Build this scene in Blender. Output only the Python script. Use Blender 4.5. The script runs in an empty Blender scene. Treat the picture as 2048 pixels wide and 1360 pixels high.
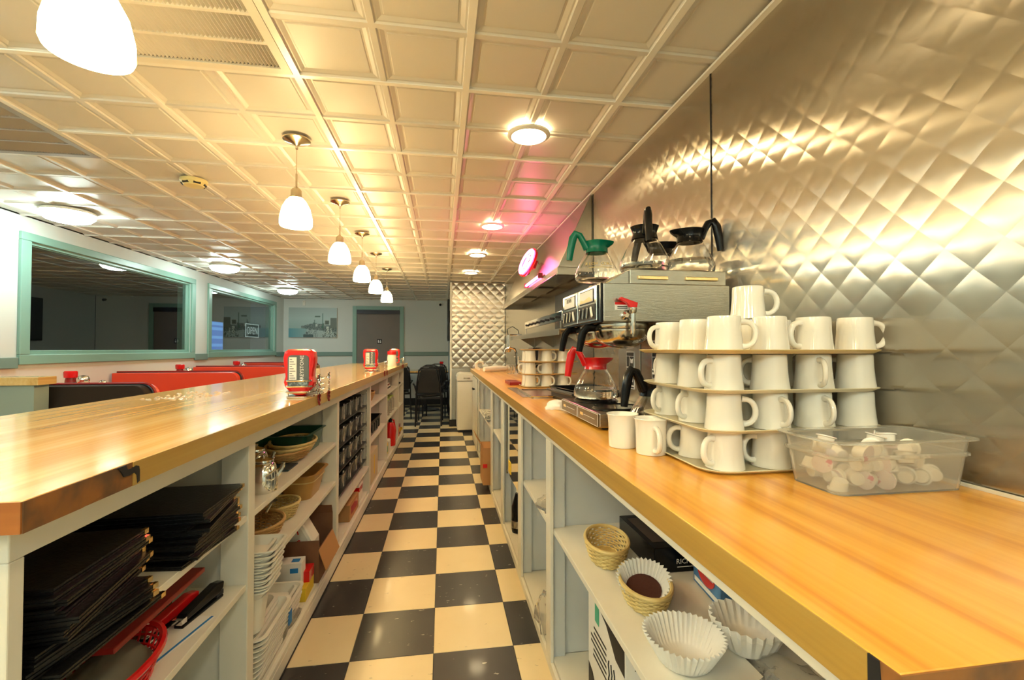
import bpy, bmesh, math, random
from math import sin, cos, pi, radians as R
from mathutils import Matrix, Vector
random.seed(7)
S = bpy.context.scene
C = S.collection
# ---------------------------------------------------------------- camera, world, exposure
H = 1.149
cd = bpy.data.cameras.new('camera'); cam = bpy.data.objects.new('camera', cd); C.objects.link(cam)
cd.sensor_width = 36; cd.lens = 905.9 / 2048 * 36; cd.clip_start = .02
cam.location = (0, 0, H); cam.rotation_euler = (pi/2 + .0193, 0, -.152)
S.camera = cam
w = bpy.data.worlds.new('night'); S.world = w; w.use_nodes = True
w.node_tree.nodes['Background'].inputs[0].default_value = (.02, .025, .035, 1)
w.node_tree.nodes['Background'].inputs[1].default_value = .6
S.view_settings.view_transform = 'Standard'; S.view_settings.look = 'None'
S.view_settings.exposure = 0.76; S.view_settings.gamma = 1; S.view_settings.use_curve_mapping = False
E_PEND, E_DOWN, E_DOME = 27, 42, 36
WARM = (1, .75, .36); WARM2 = (1, .78, .44); COOL = (.80, 1, .93)

# ---------------------------------------------------------------- materials
MATS = {}
def mat(name, col, r=.5, metal=0, spec=.5, emit=None, es=0, trans=0, alpha=1, coat=0, ior=1.45,
        noise=None, bump=None, aniso=0):
    m = bpy.data.materials.new(name); m.use_nodes = True; nt = m.node_tree
    b = nt.nodes['Principled BSDF']; I = b.inputs
    I['Base Color'].default_value = (*col, 1); I['Roughness'].default_value = r; I['Metallic'].default_value = metal
    I['Specular IOR Level'].default_value = spec; I['IOR'].default_value = ior
    I['Transmission Weight'].default_value = trans; I['Alpha'].default_value = alpha
    I['Coat Weight'].default_value = coat; I['Coat Roughness'].default_value = .08
    I['Anisotropic'].default_value = aniso
    if emit: I['Emission Color'].default_value = (*emit, 1); I['Emission Strength'].default_value = es
    if noise or bump:
        tc = nt.nodes.new('ShaderNodeTexCoord'); mp = nt.nodes.new('ShaderNodeMapping')
        nt.links.new(tc.outputs['Object'], mp.inputs[0])
        if noise:
            sc, col2, lo, hi = noise[:4]
            mp.inputs['Scale'].default_value = sc if not isinstance(sc, (int, float)) else (sc, sc, sc)
            n = nt.nodes.new('ShaderNodeTexNoise'); n.inputs['Scale'].default_value = 1; n.inputs['Detail'].default_value = 3
            nt.links.new(mp.outputs[0], n.inputs[0])
            cr = nt.nodes.new('ShaderNodeValToRGB'); cr.color_ramp.elements[0].position = lo; cr.color_ramp.elements[1].position = hi
            cr.color_ramp.elements[0].color = (*col, 1); cr.color_ramp.elements[1].color = (*col2, 1)
            nt.links.new(n.outputs[0], cr.inputs[0]); nt.links.new(cr.outputs[0], I['Base Color'])
        if bump:
            sc, st = bump
            mp2 = nt.nodes.new('ShaderNodeMapping'); nt.links.new(tc.outputs['Object'], mp2.inputs[0])
            mp2.inputs['Scale'].default_value = sc if not isinstance(sc, (int, float)) else (sc, sc, sc)
            n2 = nt.nodes.new('ShaderNodeTexNoise'); n2.inputs['Scale'].default_value = 1; n2.inputs['Detail'].default_value = 2
            nt.links.new(mp2.outputs[0], n2.inputs[0])
            bp = nt.nodes.new('ShaderNodeBump'); bp.inputs['Strength'].default_value = st; bp.inputs['Distance'].default_value = .002
            nt.links.new(n2.outputs[0], bp.inputs['Height']); nt.links.new(bp.outputs[0], I['Normal'])
    MATS[name] = m
    return m
def wood(name, c1, c2, c3, r=.22, fine=70, strip=.03):
    m = mat(name, c1, r, coat=.25); nt = m.node_tree; N = nt.nodes.new; L = nt.links.new
    tc = N('ShaderNodeTexCoord')
    mp = N('ShaderNodeMapping'); mp.inputs['Scale'].default_value = (1/strip, .35, 12); L(tc.outputs['Object'], mp.inputs[0])
    n = N('ShaderNodeTexNoise'); n.inputs['Scale'].default_value = 1; n.inputs['Detail'].default_value = 2.5; n.inputs['Roughness'].default_value = .6; L(mp.outputs[0], n.inputs[0])
    mp2 = N('ShaderNodeMapping'); mp2.inputs['Scale'].default_value = (fine*2.2, 2.2, fine*2); L(tc.outputs['Object'], mp2.inputs[0])
    n2 = N('ShaderNodeTexNoise'); n2.inputs['Scale'].default_value = 1; n2.inputs['Detail'].default_value = 3; L(mp2.outputs[0], n2.inputs[0])
    ad = N('ShaderNodeMath'); ad.operation = 'MULTIPLY_ADD'; ad.inputs[1].default_value = .28; L(n2.outputs[0], ad.inputs[0]); 
    sb = N('ShaderNodeMath'); sb.operation = 'SUBTRACT'; sb.inputs[1].default_value = .14; L(n.outputs[0], sb.inputs[0]); L(sb.outputs[0], ad.inputs[2])
    cr = N('ShaderNodeValToRGB'); e = cr.color_ramp.elements
    e[0].position = .33; e[0].color = (*c3, 1); e[1].position = .66; e[1].color = (*c1, 1)
    x = e.new(.48); x.color = (*c2, 1)
    L(ad.outputs[0], cr.inputs[0]); L(cr.outputs[0], nt.nodes['Principled BSDF'].inputs['Base Color'])
    return m
m_wall = mat('wall_paint', (.62, .65, .62), .6, bump=(60, .15))
m_wall_low = mat('wall_paint_low', (.64, .58, .52), .6)
m_mint = mat('mint_trim', (.21, .37, .31), .35)
m_mintd = mat('mint_trim_dark', (.17, .26, .23), .4)
m_ceil = mat('ceiling_white', (.66, .635, .57), .38, bump=((90, 90, 90), .1))
m_bar = mat('ceiling_grid', (.86, .84, .76), .25)
m_vent = mat('vent_metal', (.72, .68, .58), .4)
m_ventdark = mat('vent_dark', (.10, .09, .07), .8)
m_steel = mat('quilted_steel', (.54, .50, .43), .27, 1, aniso=1.0)
m_steel2 = mat('quilted_steel_end', (.56, .52, .45), .34, 1, aniso=.9)
for m_, v_ in ((m_steel, (0, 1, 0)), (m_steel2, (1, 0, 0))):
    c_ = m_.node_tree.nodes.new('ShaderNodeCombineXYZ')
    for i_ in range(3): c_.inputs[i_].default_value = v_[i_]
    m_.node_tree.links.new(c_.outputs[0], m_.node_tree.nodes['Principled BSDF'].inputs['Tangent'])
m_steelp = mat('brushed_steel', (.40, .375, .32), .27, 1, bump=((30, 30, 500), .15))
m_chrome = mat('chrome', (.80, .79, .76), .07, 1)
m_mirror = mat('mirror_steel', (.80, .79, .74), .03, 1)
m_funnel = mat('funnel_steel', (.70, .68, .62), .17, 1)
m_nickel = mat('satin_nickel', (.62, .53, .40), .22, 1)
m_cab = mat('cabinet_white', (.82, .80, .72), .4, noise=(5, (.76, .73, .63), .3, .8))
m_cabgrey = mat('cabinet_grey', (.66, .69, .70), .45, noise=(6, (.58, .62, .65), .3, .8))
m_black = mat('black_plastic', (.006, .006, .007), .18, spec=.3)
m_blackv = mat('black_vinyl', (.013, .014, .017), .38, bump=(220, .3))
m_rubber = mat('black_rubber', (.02, .02, .02), .7)
m_red = mat('red_vinyl', (.72, .055, .02), .33, bump=(150, .1))
m_redp = mat('red_plastic', (.70, .01, .012), .2, coat=.4)
m_reddk = mat('red_dark', (.26, .012, .01), .35)
m_brown = mat('brown_vinyl', (.028, .017, .011), .7, spec=.3)
m_glass = mat('clear_glass', (1, 1, 1), .0, trans=1, ior=1.42, spec=.6)
m_pane = mat('window_glass', (.75, .85, .82), .0, trans=1, ior=1.9)
m_night = mat('night_outside', (.012, .013, .015), .9)
m_water = mat('water', (.97, .97, .90), .0, trans=1, ior=1.33)
m_tub = mat('frosted_plastic', (.95, .93, .86), .14, trans=.84, ior=1.2)
m_wrap = mat('plastic_film', (.93, .92, .88), .08, trans=.85, ior=1.15, bump=(60, 1))
m_cer = mat('white_ceramic', (.86, .83, .75), .12, coat=.5)
m_cream = mat('cream_tray', (.72, .66, .46), .35)
m_tan = mat('tan_tray', (.66, .50, .22), .4)
m_foam = mat('white_foam', (.84, .82, .74), .45)
m_paper = mat('white_paper', (.85, .84, .80), .7)
m_whitep = mat('white_plastic', (.80, .78, .70), .35)
m_card = mat('cardboard', (.20, .09, .045), .8, noise=(14, (.25, .12, .06), .3, .8))
m_cardl = mat('cardboard_light', (.48, .25, .10), .8)
m_cardc = mat('cream_card', (.62, .52, .35), .7)
m_wick = mat('wicker', (.76, .62, .28), .45, noise=(14, (.62, .44, .16), .35, .7))
m_wickd = mat('wicker_dark', (.60, .38, .14), .5, noise=(14, (.42, .22, .07), .35, .7))
m_tanp = mat('tan_plastic', (.52, .29, .08), .35, trans=.1)
m_green = mat('dark_green_plastic', (.015, .09, .055), .3)
m_greenb = mat('bright_green_plastic', (.0, .16, .09), .25)
m_brass = mat('brass', (.80, .58, .28), .2, 1)
m_coffee = mat('coffee_grounds', (.07, .02, .012), .95, bump=(300, 1))
m_blue = mat('blue_card', (.05, .16, .36), .5, noise=(30, (.12, .30, .55), .4, .7))
m_bluel = mat('blue_strip', (.02, .22, .60), .4)
m_yel = mat('yellow_card', (.80, .55, .03), .5)
m_door = mat('door_brown', (.20, .165, .14), .5, noise=(3, (.17, .15, .135), .3, .7))
m_gold = mat('gold_print', (.75, .55, .22), .4)
m_ink = mat('black_ink', (.015, .015, .018), .6)
m_wht = mat('white_print', (.85, .85, .85), .6)
m_greyst = mat('grey_label', (.10, .12, .13), .4)
m_shade = mat('lamp_glass', (1, .95, .85), .3, emit=WARM, es=E_PEND)
m_bulb = mat('downlight_lens', (1, .95, .85), .3, emit=WARM2, es=E_DOWN)
m_dome = mat('dome_glass', (.95, 1, 1), .3, emit=COOL, es=E_DOME)
m_neon = mat('neon_pink', (1, .3, .5), .3, emit=(1, .07, .30), es=22)
m_neonw = mat('neon_white', (1, .8, .9), .3, emit=(1, .55, .75), es=5)
m_open = mat('open_letters', (.35, .38, .37), .5, emit=(.7, .8, .8), es=.30)
m_salt = mat('seasoning', (.7, .62, .45), .8)
m_greenp = mat('green_tape', (.02, .38, .25), .4)
m_yellowt = mat('brewer_decal', (.80, .72, .20), .4)
m_leg = mat('dark_metal', (.03, .03, .035), .35, .6)
m_woodL = wood('maple_laminate', (.82, .57, .24), (.76, .48, .17), (.66, .37, .11), .15, strip=.045)
m_woodR = wood('amber_laminate', (.86, .48, .085), (.80, .39, .05), (.68, .28, .028), .28, strip=.035)
m_edgeL = wood('laminate_edge', (.52, .34, .09), (.46, .28, .06), (.38, .22, .05), .4)
m_core = mat('worn_core', (.30, .12, .03), .8, noise=((18, 18, 18), (.13, .07, .035), .4, .65), bump=(60, .8))
m_endw = mat('end_board', (.42, .15, .035), .5, noise=((6, 60, 60), (.33, .11, .025), .3, .7))

def floor_mat(name, c, c2, fleck, lo, r=.2):
    m = mat(name, c, r, coat=.1); nt = m.node_tree; N = nt.nodes.new; L = nt.links.new
    tc = N('ShaderNodeTexCoord'); oi = N('ShaderNodeObjectInfo')
    va = N('ShaderNodeVectorMath'); va.operation = 'ADD'; L(tc.outputs['Object'], va.inputs[0])
    ml = N('ShaderNodeMath'); ml.operation = 'MULTIPLY'; ml.inputs[1].default_value = 31; L(oi.outputs['Random'], ml.inputs[0]); L(ml.outputs[0], va.inputs[1])
    mp = N('ShaderNodeMapping'); mp.inputs['Scale'].default_value = (26, 62, 30); L(va.outputs[0], mp.inputs[0])
    n = N('ShaderNodeTexNoise'); n.inputs['Scale'].default_value = 1; n.inputs['Detail'].default_value = 2; L(mp.outputs[0], n.inputs[0])
    cr = N('ShaderNodeValToRGB'); e = cr.color_ramp.elements; e[0].position = lo; e[0].color = (0, 0, 0, 1); e[1].position = lo + .03; e[1].color = (1, 1, 1, 1); L(n.outputs[0], cr.inputs[0])
    n2 = N('ShaderNodeTexNoise'); n2.inputs['Scale'].default_value = 9; L(va.outputs[0], n2.inputs[0])
    m1 = N('ShaderNodeMix'); m1.data_type = 'RGBA'; m1.inputs[6].default_value = (*c, 1); m1.inputs[7].default_value = (*c2, 1); L(n2.outputs[0], m1.inputs[0])
    m2 = N('ShaderNodeMix'); m2.data_type = 'RGBA'; m2.inputs[7].default_value = (*fleck, 1); L(m1.outputs[2], m2.inputs[6]); L(cr.outputs[0], m2.inputs[0])
    L(m2.outputs[2], nt.nodes['Principled BSDF'].inputs['Base Color'])
    return m
m_tb = floor_mat('tile_dark', (.030, .030, .036), (.042, .040, .044), (.35, .33, .30), .70, .3)
m_tw = floor_mat('tile_cream', (.83, .70, .45), (.77, .63, .38), (.55, .45, .28), .71, .3)

# ---------------------------------------------------------------- mesh helpers
class MB:
    def __init__(s): s.v = []; s.f = []; s.m = []; s.s = []; s.T = Matrix()
    def add(s, vs, fs, m=0, sm=False):
        o = len(s.v); s.v += [tuple(s.T @ Vector(p)) for p in vs]
        for f in fs: s.f.append([o+i for i in f]); s.m.append(m); s.s.append(sm)
        return s
    def box(s, x0, x1, y0, y1, z0, z1, m=0):
        return s.add([(x0,y0,z0),(x1,y0,z0),(x1,y1,z0),(x0,y1,z0),(x0,y0,z1),(x1,y0,z1),(x1,y1,z1),(x0,y1,z1)],
            [(0,3,2,1),(4,5,6,7),(0,1,5,4),(1,2,6,5),(2,3,7,6),(3,0,4,7)], m)
    def lathe(s, pr, n=24, c=(0,0,0), m=0, sx=1, sy=1, mod=None, sm=True, closed=False):
        vs = []; fs = []
        for k, (r, z) in enumerate(pr):
            for i in range(n):
                a = 2*pi*i/n; rr = r if mod is None else mod(r, z, a, k)
                vs.append((c[0]+rr*cos(a)*sx, c[1]+rr*sin(a)*sy, c[2]+z))
        P = len(pr)
        for k in range(P-1 if not closed else P):
            k2 = (k+1) % P
            for i in range(n):
                j = (i+1) % n; fs.append((k*n+i, k*n+j, k2*n+j, k2*n+i))
        if not closed:
            if pr[0][0] > 1e-5: fs.append(tuple(range(n))[::-1])
            if pr[-1][0] > 1e-5: fs.append(tuple((P-1)*n+i for i in range(n)))
        return s.add(vs, fs, m, sm)
    def cyl(s, r, z0, z1, n=20, c=(0,0,0), m=0): return s.lathe([(r, z0), (r, z1)], n, c, m)
    def tube(s, pts, r, n=8, m=0, closed=False, flat=1):
        P = [Vector(p) for p in pts]; K = len(P); vs = []; fs = []; prev = None
        for k in range(K):
            a = P[(k-1) % K] if (closed or k) else P[0]; b = P[(k+1) % K] if (closed or k < K-1) else P[-1]
            t = (b-a).normalized() if (b-a).length > 1e-9 else Vector((0,0,1))
            if prev is None:
                u = t.orthogonal().normalized()
            else:
                u = (prev - t*prev.dot(t)); u = u.normalized() if u.length > 1e-6 else t.orthogonal().normalized()
            prev = u; v = t.cross(u); rr = r[k] if isinstance(r, (list, tuple)) else r
            for i in range(n):
                q = 2*pi*i/n; vs.append(tuple(P[k] + u*rr*cos(q) + v*rr*flat*sin(q)))
        for k in range(K if closed else K-1):
            k2 = (k+1) % K
            for i in range(n):
                j = (i+1) % n; fs.append((k*n+i, k*n+j, k2*n+j, k2*n+i))
        if not closed: fs.append(tuple(range(n))[::-1]); fs.append(tuple((K-1)*n+i for i in range(n)))
        return s.add(vs, fs, m, True)
    def prism(s, poly, axis, a, b, m=0, sm=False):
        # poly of 2D points, extruded along axis 'x','y','z' from a to b
        def P(p, t): return {'x': (t, p[0], p[1]), 'y': (p[0], t, p[1]), 'z': (p[0], p[1], t)}[axis]
        n = len(poly); vs = [P(p, a) for p in poly] + [P(p, b) for p in poly]
        fs = [tuple(range(n))[::-1], tuple(range(n, 2*n))] + [(i, (i+1) % n, n+(i+1) % n, n+i) for i in range(n)]
        return s.add(vs, fs, m, sm)
    def build(s, name, mats, parent=None, bev=0, recalc=True, sharp=35):
        me = bpy.data.meshes.new(name); me.from_pydata(s.v, [], s.f)
        if not isinstance(mats, (list, tuple)): mats = [mats]
        for q in mats: me.materials.append(q)
        me.polygons.foreach_set('material_index', s.m); me.polygons.foreach_set('use_smooth', s.s)
        if recalc:
            bm = bmesh.new(); bm.from_mesh(me); bmesh.ops.recalc_face_normals(bm, faces=bm.faces); bm.to_mesh(me); bm.free()
        if any(s.s) and sharp: me.set_sharp_from_angle(angle=R(sharp))
        me.update()
        o = bpy.data.objects.new(name, me); C.objects.link(o)
        if parent: o.parent = parent
        if bev:
            b = o.modifiers.new('bevel', 'BEVEL'); b.width = bev; b.segments = 2; b.limit_method = 'ANGLE'; b.angle_limit = R(40)
        return o
LEFT = []
ORD = 'lowest second third fourth fifth sixth seventh eighth ninth tenth eleventh twelfth thirteenth fourteenth fifteenth sixteenth seventeenth eighteenth nineteenth twentieth'.split()
def n_ord(k, n): return 'topmost' if k == n-1 else 'lowest' if k == 0 else ORD[k] + ' from below'
def thing(name, label, cat, loc=(0,0,0), rz=0, group=None, left=False):
    o = bpy.data.objects.new(name, None); C.objects.link(o); o.location = loc; o.rotation_euler = (0,0,rz)
    o.empty_display_size = .05
    o['label'] = label; o['category'] = cat
    if group: o['group'] = group
    if left: LEFT.append(o)
    return o
def tag(o, label, cat, group=None, left=False, loc=None, rz=None):
    o['label'] = label; o['category'] = cat
    if group: o['group'] = group
    if left: LEFT.append(o)
    if loc: o.location = loc
    if rz is not None: o.rotation_euler = (0,0,rz)
    return o
def struct(name, mb, m, parent=None, **k):
    o = mb.build(name, m, parent, **k)
    if not parent: o['kind'] = 'structure'
    return o
def dup(o, loc=None, rz=None, label=None, group=None, parent=None, left=False):
    c = o.copy(); C.objects.link(c)
    if parent: c.parent = parent
    if loc is not None: c.location = loc
    if rz is not None: c.rotation_euler = (0, 0, rz)
    if label: c['label'] = label
    if group: c['group'] = group
    if left: LEFT.append(c)
    for ch in list(o.children): dup(ch, parent=c)
    return c
def text(s, size, m, parent, loc, rot, name='lettering', ext=.0004, align='CENTER', sx=1):
    cu = bpy.data.curves.new('t', 'FONT'); cu.body = s; cu.size = size; cu.extrude = ext; cu.align_x = align; cu.align_y = 'CENTER'
    cu.resolution_u = 2
    t = bpy.data.objects.new('t', cu); C.objects.link(t)
    dg = bpy.context.evaluated_depsgraph_get(); me = bpy.data.meshes.new_from_object(t.evaluated_get(dg))
    bpy.data.objects.remove(t); bpy.data.curves.remove(cu)
    me.materials.clear(); me.materials.append(m)
    o = bpy.data.objects.new(name, me); C.objects.link(o); o.parent = parent
    o.location = loc; o.rotation_euler = rot; o.scale = (sx, 1, 1)
    return o
FACE_NEGX = (pi/2, 0, -pi/2)   # text readable from the aisle side (-x) of a thing
FACE_POSX = (pi/2, 0, pi/2)
FACE_NEGY = (pi/2, 0, 0)
def rrect(x0, x1, y0, y1, r, n=5):
    P = []
    for cx, cy, a0 in ((x1-r, y1-r, 0), (x0+r, y1-r, 90), (x0+r, y0+r, 180), (x1-r, y0+r, 270)):
        for i in range(n+1):
            a = R(a0 + 90*i/n); P.append((cx+r*cos(a), cy+r*sin(a)))
    return P
def loft(mb, rings, m=0, sm=True, capa=True, capb=True):
    n = len(rings[0]); vs = [p for r in rings for p in r]; fs = []
    for k in range(len(rings)-1):
        for i in range(n):
            j = (i+1) % n; fs.append((k*n+i, k*n+j, (k+1)*n+j, (k+1)*n+i))
    if capa: fs.append(tuple(range(n))[::-1])
    if capb: fs.append(tuple((len(rings)-1)*n+i for i in range(n)))
    return mb.add(vs, fs, m, sm)
def basin(mb, x, y, h, t=.002, r=.02, taper=.01, lip=.01, m=0, z=0, liph=.002):
    """rectangular tub with walls of thickness t, taper and a lip"""
    def ring(d, zz, rr=r): return [(p[0], p[1], z+zz) for p in rrect(-x/2+d, x/2-d, -y/2+d, y/2-d, max(rr, .001), 4)]
    rings = [ring(taper, 0), ring(0, h-liph), ring(-lip, h-liph, r+lip), ring(-lip, h, r+lip), ring(t, h), ring(taper+t, t)]
    return loft(mb, rings, m)

# ---------------------------------------------------------------- room shell
XW, XL, YB, YR, ZC = .945, -3.1, 9.5, -2.2, 2.143
fl = struct('floor', MB().box(XL-.1, XW+.1, YR-.1, YB+.1, -.06, -.0032), m_leg)
TS = .3048; TX0, TY0 = -.0306, 1.757
tm = {}
for c, m in ((0, m_tw), (1, m_tb)):
    g = .0008; me = MB()
    h = TS - 2*g; a = .0012
    me.add([(0,0,-.003),(h,0,-.003),(h,h,-.003),(0,h,-.003),(0,0,-a),(h,0,-a),(h,h,-a),(0,h,-a),(a,a,0),(h-a,a,0),(h-a,h-a,0),(a,h-a,0)],
           [(0,1,5,4),(1,2,6,5),(2,3,7,6),(3,0,4,7),(4,5,9,8),(5,6,10,9),(6,7,11,10),(7,4,8,11),(8,9,10,11)])
    o = me.build('floor_tile', m, fl); tm[c] = o
first = {0: True, 1: True}
rest = MB()
for i in range(-11, 4):
    for j in range(-13, 26):
        x, y = TX0 + i*TS, TY0 + j*TS
        if y < YR or y > YB-.02: continue
        x0, x1 = max(x, XL), min(x+TS, XW); y1 = min(y+TS, YB)
        if x1 - x0 < .01: continue
        par = (i + j + 1) % 2 == 0
        c = 1 if par else 0
        if (i, j) == (-1, 0): assert c == 1
        if -4 <= i <= 1 and -4 <= j <= 25 and x+TS <= XW and y+TS <= YB:
            o = tm[c]
            if first[c]: first[c] = False
            else:
                o = o.copy(); C.objects.link(o)
            o.location = (x + .0008, y + .0008, 0)
        else:
            rest.add([(x0+.0008,y+.0008,0),(x1-.0008,y+.0008,0),(x1-.0008,y1-.0008,0),(x0+.0008,y1-.0008,0)], [(0,1,2,3)], c)
o = rest.build('floor_tile', [m_tw, m_tb], fl, recalc=False); o['kind'] = 'stuff'

# ceiling: T bars and coffered tiles
ce = struct('ceiling', MB().box(XL-.1, XW+.1, YR-.1, YB+.1, ZC+.02, ZC+.08), m_ceil)
CX0, CY0, CT = -.5243, 1.7286, .6096
def ctile(x0, x1, y0, y1, xl, xh, yl, yh):
    """2x2 coffered tile between T bars; clipped to xl..xh, yl..yh"""
    mb = MB(); vs = []; fs = []
    def cl(p): return (min(max(p[0], xl), xh), min(max(p[1], yl), yh), p[2])
    h = CT/2
    prof = [(0, .0), (.010, 0), (.014, .006), (.020, .006), (.034, .012), (.040, .012), (.043, .009), (.046, .009)]
    for a in range(2):
        for b in range(2):
            bx, by = x0 + a*h, y0 + b*h
            rings = []
            for d, z in prof:
                rings.append([cl((bx+d, by+d, ZC+z)), cl((bx+h-d, by+d, ZC+z)), cl((bx+h-d, by+h-d, ZC+z)), cl((bx+d, by+h-d, ZC+z))])
            o = len(vs)
            for r in rings: vs += r
            for k in range(len(rings)-1):
                for i in range(4):
                    j = (i+1) % 4; fs.append((o+k*4+i, o+k*4+4+i, o+k*4+4+j, o+k*4+j))
            k = len(rings)-1; fs.append((o+k*4, o+k*4+3, o+k*4+2, o+k*4+1))
    mb.add(vs, fs)
    return mb
VENT1 = (-1.134, -.5243, 1.119, 1.7286)
VENT2 = (-2.353, -1.7435, 2.338-.2848, 2.338+.3048)
tilecache = {}
for i in range(-5, 3):
    x0 = CX0 + i*CT; x1 = x0 + CT
    lx, hx = max(x0, XL), min(x1, XW)
    if hx - lx < .01: continue
    off = .3048 if i <= -3 else 0
    for j in range(-8, 14):
        y0 = CY0 + j*CT - off; y1 = y0 + CT
        ly, hy = max(y0, YR), min(y1, YB)
        if hy - ly < .01: continue
        if (i == -1 and j == -1): continue
        if i == -3 and abs(y0 - (2.338-.3048)) < .05: continue
        full = lx == x0 and hx == x1 and ly == y0 and hy == y1
        if full and 'f' in tilecache:
            o = tilecache['f'].copy(); C.objects.link(o); o.location = (x0, y0, 0)
        elif full:
            mb = ctile(0, CT, 0, CT, -9, 9, -9, 9); o = mb.build('ceiling_tile', m_ceil, ce, recalc=False); tilecache['f'] = o; o.location = (x0, y0, 0)
        else:
            ctile(x0, x1, y0, y1, lx, hx, ly, hy).build('ceiling_tile', m_ceil, ce, recalc=False)
for i in range(-4, 3):
    x = CX0 + i*CT
    if x > XW: continue
    MB().box(x-.012, x+.012, YR, YB, ZC-.004, ZC+.001).build('grid_bar', m_bar, ce)
for i in range(-5, 3):
    x0 = max(CX0 + i*CT + .012, XL); x1 = min(CX0 + (i+1)*CT - .012, XW)
    if x1 - x0 < .02: continue
    off = .3048 if i <= -3 else 0
    for j in range(-7, 14):
        y = CY0 + j*CT - off
        if y > YB - .02 or y < YR: continue
        o = MB().box(x0, x1, y-.010, y+.010, ZC-.0035, ZC+.001).build('grid_bar', m_bar, ce)
# perimeter angle over the steel wall
MB().box(XW-.022, XW, YR, 6.79, ZC-.012, ZC-.004).build('wall_angle', m_bar, ce)

# air vents in the ceiling
def vent(v, label, rows=4, vm=None):
    vm = vm or m_vent
    x0, x1, y0, y1 = v
    t = thing('ceiling_vent', label, 'air vent', ((x0+x1)/2, (y0+y1)/2, ZC))
    hx, hy = (x1-x0)/2 - .013, (y1-y0)/2 - .011
    f = MB(); b = .03
    f.box(-hx, hx, -hy, -hy+b, -.006, .002); f.box(-hx, hx, hy-b, hy, -.006, .002)
    f.box(-hx, -hx+b, -hy+b, hy-b, -.006, .002); f.box(hx-b, hx, -hy+b, hy-b, -.006, .002)
    f.build('frame', vm, t)
    MB().box(-hx+b, hx-b, -hy+b, hy-b, .012, .016).build('backing', m_ventdark, t)
    n = 42
    rh = (2*hy - 2*b) / rows
    sl = MB()
    for r in range(rows):
        ya, yb = -hy + b + r*rh + .006, -hy + b + (r+1)*rh - .006
        for k in range(n):
            x = -hx + b + (k+.5)*(2*hx-2*b)/n
            sl.add([(x-.006, ya, -.004), (x-.006, yb, -.004), (x+.003, yb, .010), (x+.003, ya, .010),
                    (x-.0045, ya, -.005), (x-.0045, yb, -.005), (x+.0045, yb, .009), (x+.0045, ya, .009)],
                   [(0,1,2,3),(4,7,6,5),(0,4,5,1),(2,6,7,3)])
    o = sl.build('louvre', vm, t); o['kind'] = 'stuff'
    for r in range(1, rows):
        MB().box(-hx+b, hx-b, -hy+b+r*rh-.006, -hy+b+r*rh+.006, -.005, .004).build('cross_bar', vm, t)
vent(VENT1, 'cream louvred ceiling vent beside the nearest pendant lamp')
vent(VENT2, 'dark grey louvred ceiling vent over the booths at the left edge', vm=mat('grey_vent_metal', (.34, .33, .31), .45))

# walls -------------------------------------------------
# left wall with two window holes
W1 = (3.93, 6.16, 1.105, 1.962); W2 = (6.65, 8.97, 1.105, 1.962)
wl = MB()
for a, b, c, d in ((YR, W1[0], .0, ZC), (W1[1], W2[0], 0, ZC), (W2[1], YB, 0, ZC), (W1[0], W1[1], 0, W1[2]), (W1[0], W1[1], W1[3], ZC), (W2[0], W2[1], 0, W2[2]), (W2[0], W2[1], W2[3], ZC)):
    zlo = c
    wl.box(XL-.14, XL, a, b, c, d)
wall_l = struct('wall_left', wl, m_wall)
MB().box(XL, XL+.004, YR, YB, .1, 1.003).build('lower_panel', m_wall_low, wall_l)
struct('wall_back', MB().box(XL-.14, .12, YB, YB+.12, 0, ZC), m_wall)
struct('wall_rear', MB().box(XL-.14, XW+.14, YR-.12, YR, 0, ZC), m_wall)
wr = struct('wall_right', MB().box(XW+.004, XW+.12, YR, 6.79, 0, ZC), m_cabgrey)
struct('wall_partition', MB().box(.128, XW+.12, 6.80, YB, 0, ZC), m_wall)
struct('baseboard_back', MB().box(XL+.02, -1.78, YB-.015, YB, 0, .14), m_rubber)
struct('baseboard_back', MB().box(-.79, .12, YB-.015, YB, 0, .14), m_rubber)
struct('baseboard_left', MB().box(XL+.004, XL+.018, YR, YB, 0, .14), m_rubber)
struct('baseboard_partition', MB().box(.10, .21, 6.775, 6.799, 0, .1).box(.112, .128, 6.799, YB, 0, .1), m_rubber)
def rail(name, mb): return struct(name, mb, m_mintd, bev=.004)
rail('trim_1', MB().box(XL+.001, -1.79, YB-.022, YB, 1.005, 1.085))
rail('trim_2', MB().box(-.77, .118, YB-.022, YB, 1.005, 1.085))
for k, (a, b) in enumerate(((YR, 3.84), (6.25, 6.56), (9.06, YB-.03))):
    rail('trim_%d' % (3+k), MB().box(XL+.001, XL+.022, a, b, 1.005, 1.085))
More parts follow.
